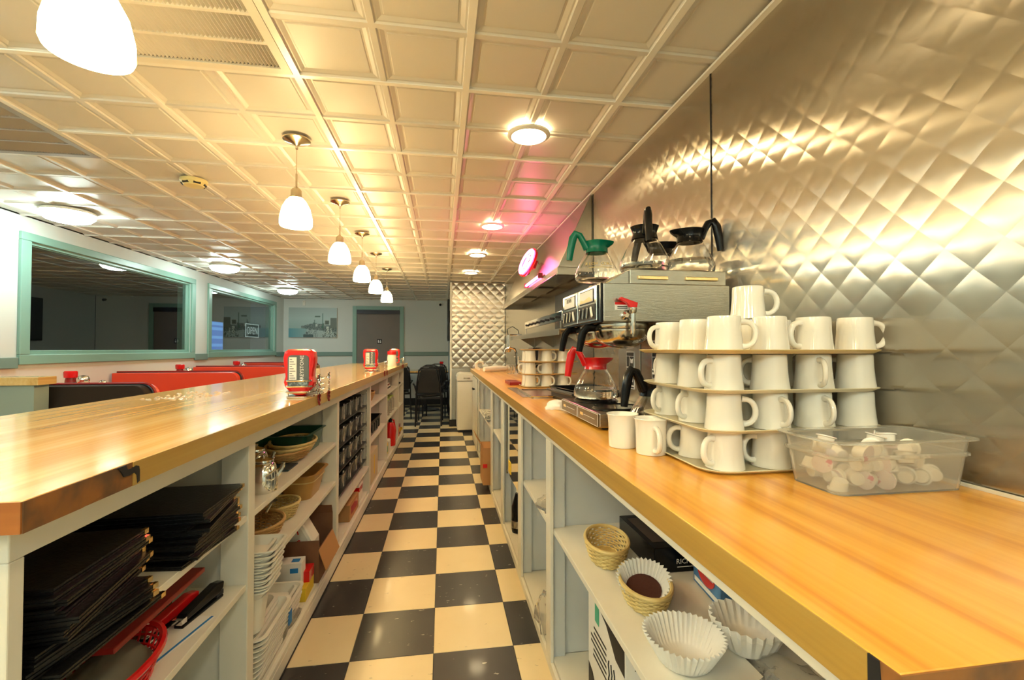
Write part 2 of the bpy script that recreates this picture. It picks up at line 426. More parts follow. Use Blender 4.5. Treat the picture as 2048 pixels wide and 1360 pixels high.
# windows
for k, (a, b, c, d) in enumerate((W1, W2)):
    wn = struct('window_%d' % (k+1), MB().box(XL-.139, XL-.004, a-.0, a+.02, c, d).box(XL-.139, XL-.004, b-.02, b, c, d).box(XL-.139, XL-.004, a+.02, b-.02, c, c+.02).box(XL-.139, XL-.004, a+.02, b-.02, d-.02, d), m_mint)
    cs = .085
    for q in (MB().box(XL, XL+.024, a-cs, b+cs, d, d+.062), MB().box(XL, XL+.024, a-cs, b+cs, c-.075, c),
              MB().box(XL, XL+.024, a-cs, a, c, d), MB().box(XL, XL+.024, b, b+cs, c, d)):
        q.build('casing', m_mint, wn, bev=.005)
    for q in (MB().box(XL-.05, XL-.02, a+.02, b-.02, c+.02, c+.032), MB().box(XL-.05, XL-.02, a+.02, b-.02, d-.028, d-.02),
              MB().box(XL-.05, XL-.02, a+.02, a+.035, c+.032, d-.028), MB().box(XL-.05, XL-.02, b-.055, b-.02, c+.032, d-.028)):
        q.build('sash', m_mint, wn, bev=.002)
    MB().box(XL-.037, XL-.033, a+.035, b-.055, c+.032, d-.028).build('pane', m_pane, wn)
    MB().box(XL-.62, XL-.6, a-.5, b+.5, c-.4, d+.4).build('night_backdrop', m_night, wn)
# sign and poster in the second window
t = thing('open_sign', 'small lit sign reading OPEN behind the far window', 'sign', (XL-.045, 8.12, 1.45)); t.scale = (1, .82, .82)
MB().box(-.01, .0, -.34, .34, -.15, .15).build('panel', mat('sign_grey', (.05, .07, .07), .4), t)
fr = MB(); fr.box(0, .006, -.32, .32, .12, .135).box(0, .006, -.32, .32, -.135, -.12).box(0, .006, -.32, -.305, -.12, .12).box(0, .006, .305, .32, -.12, .12)
fr.build('border', m_open, t)
text('OPEN', .21, m_open, t, (.004, 0, -.01), FACE_POSX, sx=1.0)
t = thing('blue_poster', 'blue banded poster behind the far window, at its near side', 'poster', (XL-.05, 6.92, 1.33))
MB().box(-.006, 0, -.2, .2, -.2, .2).build('sheet', mat('poster_blue', (.03, .10, .28), .4, emit=(.05, .2, .7), es=.5), t)
for k, z in enumerate((.17, .10, -.02, -.13)):
    MB().box(.0, .003, -.19, .19, z-.02, z+.02).build('band', mat('poster_band%d' % k, (.10, .28, .62), .4, emit=(.15, .4, .9), es=.5), t)

# door in the back wall
dr = struct('door_1', MB().box(-1.71, -.865, YB-.012, YB-.002, .005, 1.93), m_door)
for q in (MB().box(-1.79, -1.71, YB-.03, YB-.001, 0, 2.01), MB().box(-.865, -.785, YB-.03, YB-.001, 0, 2.01), MB().box(-1.71, -.865, YB-.03, YB-.001, 1.935, 2.01)):
    q.build('door_frame', m_mint, dr, bev=.004)
MB().box(-1.705, -.87, YB-.05, YB-.03, 1.85, 1.93).build('door_closer_rail', m_leg, dr)
s_ = MB().box(-1.31, -1.22, YB-.017, YB-.012, 1.25, 1.345).build('door_sign', m_ink, dr)
MB().box(-1.295, -1.275, YB-.019, YB-.017, 1.27, 1.325).box(-1.26, -1.235, YB-.019, YB-.017, 1.27, 1.30).box(-1.255, -1.24, YB-.019, YB-.017, 1.31, 1.325).build('sign_figures', m_wht, dr)

# painting: a coastal view, colours per vertex on a fine canvas
def canvas():
    nx, nz = 72, 46; x0, x1, z0, z1 = -2.997, -2.092, 1.374, 1.966
    vs = []; fs = []; cols = []
    rnd = random.Random(3)
    for j in range(nz):
        for i in range(nx):
            u, v = i/(nx-1), j/(nz-1)
            vs.append((x0 + (x1-x0)*u, YB-.034, z0 + (z1-z0)*v))
            c = [.30+.10*v, .44+.04*v, .42+.05*v]                    # sky
            c = [a*(1.12 - .25*abs(v-.62)*2) for a in c]
            if v < .30: 
                k = max(0, 1-u*2.1); c = [.10+.20*(1-k), .30+.12*(1-k), .36+.04*(1-k)]
            coast = .30 - .05 + .28*max(0, u-.28)
            shore = .12 + .30*(u-.22)
            if u > .26 and v < .42 + .10*sin(u*17)*.3 + .06*(u > .5) and v > .30 - .25*max(0, u-.3):
                n = rnd.random(); c = [.05+.16*n, .09+.16*n, .09+.14*n]
            if u > .30 and v < .30 - .2*(u-.35) and u > .30 + v*.3:
                n = rnd.random()*.10; c = [.30+n, .38+n, .36+n]
                if rnd.random() < .25 and u < .6: c = [.08, .11, .11]
            if .30 < u < .52 and v < .10: c = [.06, .10, .10]
            if .78 < u < .84 and .12 < v < .36 or .86 < u < .90 and .12 < v < .34: c = [.55, .60, .52]
            if u > .87 and .30 < v < .66: c = [.13, .15, .12]
            if .735 < u < .86 and .42 < v < .58: c = [.45, .52, .47]
            if .75 < u < .84 and .44 < v < .56: c = [.09, .11, .08]
            if abs(u-.705) < .018*(1-(v-.3)/.55) and .3 < v < .82: c = [.05, .13, .09]
            if abs(u-.535) < .007 and .4 < v < .6: c = [.07, .13, .10]
            if .545 < u < .66 and .685 < v < .715: c = [.10, .16, .13]
            if .555 < u < .60 and .36 < v < .46: c = [.45, .52, .47]
            if u > .70 and v < .33 and rnd.random() < .3: c = [.05, .07, .05]
            cols.append(c)
    for j in range(nz-1):
        for i in range(nx-1):
            a = j*nx+i; fs.append((a, a+1, a+nx+1, a+nx))
    me = bpy.data.meshes.new('canvas'); me.from_pydata(vs, [], fs)
    ca = me.color_attributes.new('paint', 'FLOAT_COLOR', 'POINT')
    for i, c in enumerate(cols): ca.data[i].color = (*c, 1)
    m = mat('oil_paint', (.5, .5, .5), .45); nt = m.node_tree
    at = nt.nodes.new('ShaderNodeAttribute'); at.attribute_name = 'paint'
    nt.links.new(at.outputs[0], nt.nodes['Principled BSDF'].inputs['Base Color'])
    me.materials.append(m)
    return me
t = thing('wall_painting', 'unframed sea coast painting with houses on the back wall', 'painting', (0,0,0))
o = bpy.data.objects.new('canvas', canvas()); C.objects.link(o); o.parent = t
MB().box(-2.999, -2.09, YB-.033, YB-.001, 1.372, 1.968).build('stretcher', m_paper, t)
# small fixtures on the back wall
t = thing('security_camera', 'tiny black dome camera in the top corner of the back wall', 'camera', (-.05, YB-.02, 2.07))
MB().box(-.03, .03, -.0, .02, -.03, .03).build('bracket', m_whitep, t)
q = MB(); q.T = Matrix.Translation((0, -.03, -.01)) @ Matrix.Rotation(R(100), 4, 'X'); q.lathe([(.0, -.03), (.022, -.03), (.026, .02), (.0, .03)], 14); q.build('lens_housing', m_black, t)
t = thing('alarm_box', 'small white alarm box above the painting', 'alarm', (-2.72, YB-.02, 2.055))
MB().box(-.025, .025, 0, .02, -.05, .05).build('case', m_whitep, t, bev=.004); MB().cyl(.008, 0, .006, 10, (0, 0, .02)).build('led', m_leg, t)
t = thing('wall_tv', 'black flat television seen edge on beside the quilted steel end wall', 'television', (.112, 7.9, 1.7))
MB().box(-.035, .0, -.42, .42, -.42, .26).build('screen_case', m_black, t, bev=.006)
MB().box(-.038, -.035, -.40, .40, -.40, .24).build('screen', mat('tv_screen', (.02, .02, .022), .08), t)
MB().box(0, .016, -.08, .08, -.1, .1).build('wall_bracket', m_leg, t)

# ---------------------------------------------------------------- quilted steel
def quilt(y0, y1, z0, z1, p, amp, n, plane, oy, oz):
    """diamond pillows between y0..y1 and z0..z1; plane(y,z,h) -> xyz"""
    mb = MB(); a = p/2
    i0, i1 = int((y0-oy)/a)-2, int((y1-oy)/a)+2; j0, j1 = int((z0-oz)/a)-2, int((z1-oz)/a)+2
    for i in range(i0, i1+1):
        for j in range(j0, j1+1):
            if (i+j) % 2: continue
            cy, cz = oy + i*a, oz + j*a
            if cy+a < y0 or cy-a > y1 or cz+a < z0 or cz-a > z1: continue
            vs = []; fs = []
            for k in range(n+1):
                for l in range(n+1):
                    u, v = k/n*2-1, l/n*2-1
                    y = cy + a*(u+v)/2; z = cz + a*(v-u)/2
                    h = amp*((1-u*u)*(1-v*v))**.55
                    y = min(max(y, y0), y1); z = min(max(z, z0), z1)
                    vs.append(plane(y, z, h))
            for k in range(n):
                for l in range(n):
                    q = (k*(n+1)+l, k*(n+1)+l+1, (k+1)*(n+1)+l+1, (k+1)*(n+1)+l)
                    P = [Vector(vs[x]) for x in q]
                    if ((P[2]-P[0]).cross(P[3]-P[1])).length > 1e-8: fs.append(q)
            if fs: mb.add(vs, fs, 0, True)
    return mb
for a, b in ((YR, -.98), (-.975, .24), (.245, 1.472), (1.476, 2.74)):
    quilt(a, b, .90, ZC-.004, .0945, .00075, 6, lambda y, z, h: (XW-.001-h, y, z), .6775, 1.151).build('quilted_panel', m_steel, wr, recalc=False, sharp=0)
for a, b in ((-.9775, .002), (.2425, .002), (1.474, .0018)):
    MB().box(XW-.0045, XW-.001, a-b, a+b, .90, ZC-.01).build('seam_strip', m_leg, wr)
MB().box(XW-.006, XW, 2.75, 6.79, .0, ZC-.01).build('smooth_panel', m_steelp, wr)
# end partition, faces the camera
pw = bpy.data.objects['wall_partition']
quilt(.13, XW-.01, .86, ZC-.006, .145, .0034, 6, lambda y, z, h: (y, 6.798-h, z), .2, 1.151).build('quilted_panel', m_steel2, pw, recalc=False, sharp=0)
MB().box(.13, XW-.01, 6.79, 6.799, .1, .858).build('smooth_panel', m_steelp, pw)
MB().box(.108, .134, 6.782, 6.80, .08, ZC-.006).build('corner_bead', m_whitep, pw)

# ---------------------------------------------------------------- ceiling lamps
def make_pendant():
    t = thing('pendant_lamp', '', 'lamp')
    MB().lathe([(.066, 0), (.067, -.006), (.055, -.014), (.02, -.024), (.008, -.034), (.006, -.05), (0, -.05)], 28).build('canopy', m_nickel, t)
    MB().cyl(.0018, -.235, -.045, 8).build('cord', m_nickel, t)
    MB().lathe([(.0, -.18), (.005, -.18), (.005, -.245), (.010, -.25), (.010, -.258), (.0, -.262)], 14).build('stem', m_nickel, t)
    MB().lathe([(0, -.255), (.018, -.257), (.026, -.268), (.027, -.30), (.034, -.304), (.034, -.308), (0, -.308)], 24).build('socket_cap', m_nickel, t)
    MB().lathe([(.030, -.306), (.048, -.325), (.066, -.36), (.077, -.41), (.078, -.445), (.074, -.455), (.072, -.452), (.074, -.41), (.063, -.363), (.044, -.33), (.026, -.311)], 32, closed=True).build('shade', m_shade, t)
    for c_ in t.children: c_.scale = (.92, .92, .91)
    MB().lathe([(0, -.305), (.02, -.315), (.028, -.34), (.02, -.37), (0, -.38)], 16).build('bulb', m_shade, t)
    return t
pp = make_pendant()
PY = [(.99, 'nearest pendant lamp at the top left with white bell shade'), (2.255, 'second pendant lamp from the camera, white bell shade on a nickel cord'),
      (3.17, 'third pendant lamp from the camera above the long bar'), (4.02, 'fourth pendant lamp from the camera above the long bar'),
      (4.84, 'fifth pendant lamp from the camera, second from the far end'), (5.765, 'farthest pendant lamp above the far end of the bar'),
      (.1, 'unseen pendant lamp added as fill above the bar end behind the camera'), (-.85, 'last unseen pendant lamp added as fill behind the camera')]  # the two pendants behind the camera are unseen, added as fill light
for k, (y, lb) in enumerate(PY):
    o = pp if k == 0 else dup(pp)
    o.location = (-.685, y, ZC-.004); o['label'] = lb; o['group'] = 'pendant lamps above the bar'
def make_down():
    t = thing('recessed_downlight', '', 'ceiling light')
    MB().lathe([(.098, 0), (.099, -.004), (.092, -.010), (.084, -.013), (.080, -.012), (.080, .0025), (.098, .0025)], 32, closed=True).build('trim_ring', m_whitep, t)
    MB().lathe([(0, .0005), (.079, .0005), (.079, .0022), (0, .0022)], 32).build('lens', m_bulb, t)
    return t
dd = make_down()
DY = [(2.036, 'nearest round recessed downlight over the aisle'), (3.603, 'second round recessed downlight over the aisle'), (4.735, 'third round recessed downlight over the aisle'),
      (5.864, 'farthest round recessed downlight before the steel end wall'), (.45, 'unseen recessed downlight added as fill behind the camera'), (-1.1, 'rearmost unseen downlight added as fill behind the camera position')]  # last two downlights are out of view, added to brighten the near end
for k, (y, lb) in enumerate(DY):
    o = dd if k == 0 else dup(dd)
    o.location = (.39 if k < 2 else .36, y, ZC-.006); o['label'] = lb; o['group'] = 'recessed downlights along the aisle'
def make_dome():
    t = thing('dome_light', '', 'ceiling light')
    MB().lathe([(.0, 0), (.145, 0), (.157, -.010), (.157, -.022), (.0, -.022)], 36).build('rim', m_whitep, t)
    MB().lathe([(.150, -.022), (.150, -.04), (.125, -.066), (.07, -.082), (0, -.086)], 36).build('diffuser', m_dome, t)
    return t
om = make_dome()
for k, (x, y, lb) in enumerate([(-2.66, 3.68, 'nearest cool white dome light over the booths'), (-2.56, 5.82, 'second cool white dome light over the booths'),
                                (-2.55, 8.0, 'farthest cool white dome light near the painting'), (-1.9, 1.2, 'unseen fill dome added left of the camera'), (-1.9, -1.0, 'unseen fill dome added behind the camera'), (-.5, 8.2, 'dome light over the far tables'), (-.75, -1.5, 'unseen fill dome added behind the camera over the bar end'), (.35, -1.75, 'unseen fill dome added behind the camera near the rear wall')][:5] + [(-.75, -1.5, 'unseen fill dome added behind the camera over the bar end'), (.35, -1.75, 'unseen fill dome added behind the camera near the rear wall')]):  # domes left of and behind the camera are unseen, added for cool fill
    o = om if k == 0 else dup(om)
    o.location = (x, y, ZC-.005); o['label'] = lb; o['group'] = 'dome lights over the dining side'
t = thing('smoke_detector', 'yellowed round smoke detector on the ceiling', 'smoke detector', (-1.451, 2.903, ZC-.001))
m_yelp = mat('yellowed_plastic', (.72, .62, .28), .4)
MB().lathe([(0, 0), (.07, 0), (.07, -.014), (.055, -.030), (.05, -.036), (0, -.038)], 28).build('body', m_yelp, t)
for k in range(6):
    a = k*pi/3 + .2; q = MB(); q.T = Matrix.Rotation(a, 4, 'Z'); q.box(.049, .061, -.018, .018, -.031, -.021); q.build('slot', m_ink, t)
# ---------------------------------------------------------------- left bar with open shelves
FX = -.553            # face plane of the left cabinet
BXK = -1.0            # back of its shelves
PYS = [.697, 1.43, 2.50, 3.52, 4.48, 5.50, 6.10]      # near edges of the posts
lc = thing('open_shelf_cabinet', 'long white open shelf cabinet under the left bar', 'shelf cabinet', (0,0,0), left=True)
YE = 6.145
MB().box(BXK-.02, BXK, .70, YE-.01, 0, .917).build('back_panel', m_cab, lc)
MB().box(FX-.012, FX, .697, YE, .865, .917).build('top_rail', m_cab, lc, bev=.002)
MB().box(BXK, FX-.001, .72, YE-.02, .0, .07).build('plinth', m_cab, lc)
MB().box(FX-.012, FX, .697, YE, .0, .052).box(FX, FX+.003, .697, YE, .0, .008, 1).build('base_board', [m_cab, m_ink], lc, bev=.002)
MB().box(BXK, FX-.075, .697, .715, .07, .917).build('end_panel', m_cab, lc)
for k, y in enumerate(PYS):
    MB().box(FX-.075, FX, y, y+(.024 if k == 0 else .046), .052, .865).build('post', m_cab, lc, bev=.002)
    if 0 < k < 6: MB().box(BXK, FX-.076, y+.014, y+.032, .07, .915).build('divider', m_cab, lc)
    if k == 6: MB().box(BXK, FX-.076, y+.026, y+.044, .0, .915).build('end_panel', m_cab, lc)
SH = [(0, .665), (0, .465), (1, .660), (1, .455), (2, .275), (3, .715), (3, .44), (4, .715), (4, .46), (5, .715), (5, .45)]
for k, z in SH:
    a = PYS[k] + (.03 if k == 0 else .046); b = PYS[k+1]
    if (k, z) == (1, .455): a += .17
    MB().box(BXK+.001, FX-.004, a-.004 if k else a, b, z-.018, z).build('shelf', m_cab, lc, bev=.0015)
    for yy in (b-.014, a+.0):
        MB().box(FX-.09, FX-.062, yy, yy+.014, z-.048, z-.0185).build('shelf_cleat', m_cab, lc)
for k in range(6):
    a = PYS[k] + .03; b = PYS[k+1]
    MB().box(BXK+.001, FX-.013, a, b, .07, .088).build('bottom_shelf', m_cab, lc)
ct = thing('bar_counter', 'long polished maple bar top on the left with a worn chipped end', 'counter', (0,0,0), left=True)
EX = -.505
MB().box(-1.235, EX-.0015, .657, 6.17, .9178, .958).build('worktop', m_woodL, ct, bev=.0015)
MB().box(EX-.0015, EX+.001, .857, 6.17, .9178, .9575).build('edge_band', m_edgeL, ct)
# torn end of the band: exposed dark core with a curled chip
MB().box(EX-.0015, EX-.0005, .657, .858, .9178, .9575).build('exposed_core', m_core, ct)
ch = MB(); pl = [(.818,.9572),(.838,.9572),(.842,.949),(.852,.948),(.862,.951),(.870,.948),(.872,.940),(.872,.922),(.866,.920),(.864,.934),(.858,.940),(.846,.938),(.834,.939),(.828,.948)]
ch.prism(pl, 'x', EX-.0012, EX+.0018).build('torn_edge', m_ink, ct)
MB().prism([(.657,.9176),(.75,.9176),(.80,.925),(.83,.9572),(.657,.9575)], 'x', EX-.0004, EX+.0003).build('glue_residue', m_core, ct)
MB().box(-1.235, EX-.001, .6545, .657, .9178, .9575).build('end_board', m_endw, ct)
# ---------------------------------------------------------------- right back counter
RX = .393
PRS = [-.6, .20, 1.585, 2.20, 2.875, 3.53, 4.86]      # near edges of posts
rc = thing('back_counter_cabinet', 'long pale grey cabinet with open bays under the right counter', 'shelf cabinet', (0,0,0))
RB = .93
MB().box(RB-.012, RB, -.6, 5.72, 0, .858).build('back_panel', m_cabgrey, rc)
MB().box(RX-.012, RX, .26, 5.72, .816, .858).build('top_rail', m_whitep, rc, bev=.002)
MB().box(RX, RB-.013, .27, 5.70, .0, .03).build('plinth', m_cab, rc)
MB().box(RX-.012, RX, .26, 5.72, .0, .036).build('base_board', m_cab, rc, bev=.002)
for k, y in enumerate(PRS[1:]):
    wd = .07 if k in (1, 5) else .09
    a = y
    MB().box(RX-.012, RX, a, a+wd, .036, .816).build('face_post', m_cab, rc, bev=.002)
    MB().box(RX+.001, RX+.045, a+.015, a+wd-.015, .047, .857).build('post_return', m_cabgrey, rc)
    MB().box(RX+.046, RB-.013, a+.03, a+.048, .047, .857).build('divider', m_cabgrey, rc)
for k, z in ((1, .505), (2, .50), (4, .52), (5, .50)):
    a, b = PRS[k] + .08, PRS[k+1] + .029
    MB().box(RX+.0005, RB-.013, a, b, z-.018, z).build('shelf', m_cab, rc, bev=.0015)
    MB().box(RX+.047, RX+.075, b-.014, b, z-.05, z-.0185).build('shelf_cleat', m_cabgrey, rc)
for k in range(1, 6):
    MB().box(RX+.001, RB-.013, PRS[k]+.049, PRS[k+1]+.028, .0305, .046).build('bottom_shelf', m_cab, rc)
for y0, y1 in ((4.95, 5.30), (5.31, 5.70)):
    dq = MB().box(RX-.022, RX-.0125, y0, y1, .05, .81).build('door', m_cab, rc, bev=.003)
    ky = y1-.04 if y0 < 5 else y0+.04
    q = MB(); q.T = Matrix.Translation((RX-.022, ky, .68)) @ Matrix.Rotation(-pi/2, 4, 'Y'); q.lathe([(.006, 0), (.006, .012), (.013, .018), (.012, .026), (0, .028)], 14); q.build('door_knob', m_leg, dq)
MB().box(RX, RB, 5.70, 5.72, 0, .857).build('end_panel', m_cab, rc)
MB().box(RX, RB, .26, .28, .03, .857).build('end_panel', m_cab, rc)
rt = thing('serving_counter', 'amber striped laminate counter top along the right steel wall', 'counter', (0,0,0))
MB().box(.347, XW-.006, .302, 5.735, .8585, .90).build('worktop', m_woodR, rt, bev=.0015)
MB().box(.3455, .347, .328, 5.735, .8585, .8995).build('edge_band', m_edgeL, rt)
MB().box(.346, .347, .302, .328, .8585, .8995).build('exposed_core', m_core, rt)
MB().prism([(.318,.8995),(.328,.8995),(.328,.8585),(.320,.8585),(.325,.87),(.317,.885)], 'x', .3450, .3464).build('torn_edge', m_ink, rt)
MB().box(.346, XW-.006, .3005, .302, .8585, .8995).build('end_board', m_core, rt)
MB().box(XW-.012, XW-.006, .30, 2.74, .9002, .906).build('wall_bead', m_whitep, rt)

# ---------------------------------------------------------------- mugs and trays
def mug_mesh(r=.0365, h=.084, name='mug'):
    t = thing(name, '', 'mug')
    MB().lathe([(0, .004), (r*.86, .004), (r*.90, 0), (r*.94, .001), (r*.96, .01), (r*.98, h*.7), (r*1.03, h*.93), (r*1.10, h-.001), (r*1.09, h), (r*1.04, h-.001), (r*.92, h*.9), (r*.87, h*.6), (r*.84, .012), (0, .009)], 32).build('body', m_cer, t)
    P = []
    for k in range(13):
        a = pi*.5 - pi*k/12; z = h*.46 + sin(a)*h*.30; x = r*.93 + max(0, cos(a))**.7*.030
        P.append((x, 0, z))
    MB().tube(P, [.0075]+[.006]*11+[.007], 10, flat=1.15).build('handle', m_cer, t)
    return t
mg = mug_mesh()
mg.location = (.455, 1.105, .9002); mg.rotation_euler = (0, 0, R(30)); mg['label'] = 'upright white mug standing left of the mug rack, the farther of two'; 
m2 = dup(mg, (.492, 1.022, .9002), R(-98), 'upright white mug nearest the camera, in front of the coffee brewer base')
# inverted rack mug: rim down, sides flaring to the rim
def rack_mug():
    t = thing('mug', '', 'mug')
    r, h = .0375, .0755
    MB().lathe([(r*.99, .0), (r*1.03, .0008), (r*1.02, .004), (r*.96, .02), (r*.90, h*.6), (r*.88, h-.006), (r*.86, h-.001), (r*.82, h), (r*.78, h-.003), (0, h-.003), (0, h-.008), (r*.80, h-.009), (r*.84, h*.6), (r*.92, .012), (r*.97, .0)], 32, closed=False).build('body', m_cer, t)
    P = []
    for k in range(13):
        a = pi*.5 - pi*k/12; z = h*.50 + sin(a)*h*.34; x = r*.89 + max(0, cos(a))**.7*.026
        P.append((x, 0, z))
    MB().tube(P, [.0068]+[.0052]*11+[.0068], 10, flat=1.15).build('handle', m_cer, t)
    return t
rm = rack_mug()
def tray(name_mat, x0, x1, y0, y1, z, label, group=None):
    t = MB(); cx, cy = (x0+x1)/2, (y0+y1)/2; hx, hy = (x1-x0)/2, (y1-y0)/2
    def ring(d, zz): return [(p[0], p[1], zz) for p in rrect(-hx+d, hx-d, -hy+d, hy-d, .055-d*.5, 6)]
    loft(t, [ring(.012, 0), ring(.001, .0062), ring(0, .0075), ring(.002, .0085), ring(.006, .0075), ring(.014, .0022)], sm=True)
    o = t.build('cup_tray', name_mat, None)
    tag(o, label, 'tray', group, loc=(cx, cy, z)); return o
TX0_, TX1_, TY0_, TY1_ = .512, .93, .812, 1.138
XS = [.580, .686, .790, .893]; YS = [.868, .978, 1.098]
ZT = [.9003, .9805, 1.0605, 1.1405]
ZT = [.9003 + k*.0795 for k in range(4)]
names = ['bottom', 'second', 'third', 'top']
for k, z in enumerate(ZT):
    tray(m_tan if k == 3 else m_cream, TX0_ - (.012 if k == 3 else 0), TX1_, TY0_-(.004 if k == 3 else 0), TY1_+.01, z, '%s tray of the near mug rack, %s plastic' % (names[k], 'tan' if k == 3 else 'cream coloured'))
ang = {(0,0,0): 195, (0,1,0): 175, (0,0,1): 160, (1,0,0): -25, (1,1,0): -92, (1,2,0): -98, (1,0,1): 200, (1,3,0): 60, (2,0,0): 190, (2,1,0): 120, (2,2,0): -112, (2,3,0): 110,
       (3,0,0): -40, (3,1,0): 60, (3,2,0): 185, (3,3,0): -20, (3,0,1): 10, (3,0,2): 190, (2,0,1): 60, (2,0,2): 100, (1,0,2): 200, (0,0,2): 70}
rnd = random.Random(11); firstm = True
colw = ['at the left front corner', 'second along the front edge', 'third along the front edge', 'at the right end of the front edge']
for k, z in enumerate(ZT):
    for i, x in enumerate(XS):
        for j, y in enumerate(YS):
            a = ang.get((k, i, j), rnd.choice([45, 135, 225, 315]) + rnd.uniform(-8, 8))
            if j == 0: lb = 'upside-down white mug on the %s tray, %s' % (names[k], colw[i])
            elif i == 0: lb = 'upside-down white mug on the %s tray, %s on its left side' % (names[k], ('middle', 'farthest')[j-1])
            else: lb = 'upside-down white mug on the %s tray, %s mug of the %s row' % (names[k], ('', 'second', 'third', 'rightmost')[i], ('', 'middle', 'back')[j])
            o = rm if firstm else dup(rm); firstm = False
            o.location = (x + rnd.uniform(-.001, .001), y + rnd.uniform(-.001, .001), z + .0024); o.rotation_euler = (0, 0, R(a))
            o['label'] = lb; o['group'] = 'upside-down mugs on the near rack'
o = dup(rm, (.700, .955, ZT[3]+.0024+.0757), R(-30), 'single white mug perched on top of the whole mug stack', 'upside-down mugs on the near rack')
for o2 in [x for x in C.objects if x.type == 'EMPTY' and x.get('category') == 'mug' and abs(x.location.x-.686) < .004 and abs(x.location.y-.978) < .004 and x.location.z > ZT[3] and x.location.z < ZT[3]+.02]:
    o2.location.x = .700; o2.location.y = .957
# far mug rack
FXS = [.565, .675, .785]; FYS = [2.90, 3.01]
FZ = [.9003, .9975, 1.0775, 1.1555]
FZ = [.902 + k*.0790 for k in range(4)]
for k, z in enumerate(FZ):
    tray(m_tan if k > 0 else m_cream, .51, .885, 2.84, 3.08, z if k else .9003, '%s tray of the far mug rack beyond the coffee brewer' % ('bottom', 'second', 'third', 'empty top')[k])
    if k < 3:
        for i, x in enumerate(FXS):
            for j, y in enumerate(FYS):
                o = dup(rm, (x, y, (z if k else .9003)+.0024), R(rnd.choice([0, -30, -50, 180, 90])), 'upside-down mug on the far rack, %s tray, %s mug of the %s row' % (('bottom', 'second', 'third')[k], ('left', 'middle', 'right')[i], ('front', 'back')[j]), 'upside-down mugs on the far rack')
# ---------------------------------------------------------------- clear tub with creamers
tb = thing('food_tub', 'frosted clear plastic tub of coffee creamers beside the near mugs', 'tub', (.785, .728, .9003))
basin(MB(), .272, .130, .092, t=.0025, r=.018, taper=.010, lip=.013).build('tub_body', m_tub, tb)
q = MB(); rr = lambda d, zz: [(p[0], p[1], zz) for p in rrect(-.136+d, .136-d, -.065+d, .065-d, .018, 4)]
loft(q, [rr(.0015, .060), rr(-.0012, .062), rr(-.0012, .066), rr(.0015, .068)], capa=False, capb=False); q.build('stacking_ridge', m_tub, tb)
cr_ = thing('creamer_cup', '', 'creamer')
MB().lathe([(0, 0), (.0105, 0), (.0115, .002), (.0135, .018), (.0165, .0195), (.0165, .021), (0, .021)], 16).build('cup', m_cer, cr_)
m_foil = mat('creamer_lid_print', (.80, .70, .70), .3, noise=(70, (.62, .12, .22), .50, .58))
MB().lathe([(.0165, .0211), (.015, .0216), (0, .0216)], 16).build('foil_lid', m_foil, cr_)
rnd = random.Random(5); nC = 0
for lay in range(3):
    for i in range(7):
        for j in range(3):
            if lay == 2 and rnd.random() < .6: continue
            if lay == 1 and rnd.random() < .12: continue
            if i == 6 and lay > 0: continue
            o = cr_ if nC == 0 else dup(cr_); nC += 1
            x = .785 - .100 + i*.0325 + rnd.uniform(-.003, .003); y = .728 - .032 + j*.032 + rnd.uniform(-.002, .002)
            o.location = (x, y, .9035 + .017 + lay*.0250)
            o.rotation_euler = (R(rnd.choice([90, -90, 80, 100, 15, 180])), R(rnd.uniform(-20, 20)), R(rnd.uniform(0, 360)))
            o['label'] = 'small white creamer cup with foil lid inside the frosted tub'; o['group'] = 'creamer cups in the frosted tub'

# ---------------------------------------------------------------- coffee brewer
BY0, BY1 = 1.32, 1.75
cb = thing('coffee_brewer', 'large stainless double coffee brewer on the right counter', 'coffee machine', (0,0,0))
MB().box(.470, .90, BY0, BY1, .908, .952).build('warmer_base', m_steelp, cb, bev=.003)
for x in (.50, .86):
    for y in (BY0+.03, BY1-.03): MB().cyl(.012, .9003, .909, 12, (x, y, 0)).build('foot', m_rubber, cb)
m_bronze = mat('brewer_front', (.16, .115, .06), .35, .5)
for a, b in ((BY0+.004, 1.532), (1.538, BY1-.004)):
    f = MB().box(.4665, .4698, a, b, .911, .950).build('warmer_front', m_bronze, cb)
    MB().box(.4658, .4664, a+.001, b-.001, .9115, .9127).box(.4658, .4664, a+.001, b-.001, .9480, .9492).box(.4658, .4664, a+.001, a+.003, .9127, .9480).box(.4658, .4664, b-.003, b-.001, .9127, .9480).build('outline', m_wht, f)
    MB().box(.4657, .4664, b-.06, b-.03, .926, .935).build('badge', m_gold, f)
    MB().box(.4659, .4664, a+.03, b-.065, .930, .9312).build('print_line', m_wht, f)
for y in (1.428, 1.642):
    w_ = MB().lathe([(.082, .952), (.083, .956), (.078, .961), (.074, .958), (0, .958)], 32, (.57, y, 0)).build('warmer_plate', m_black, cb)
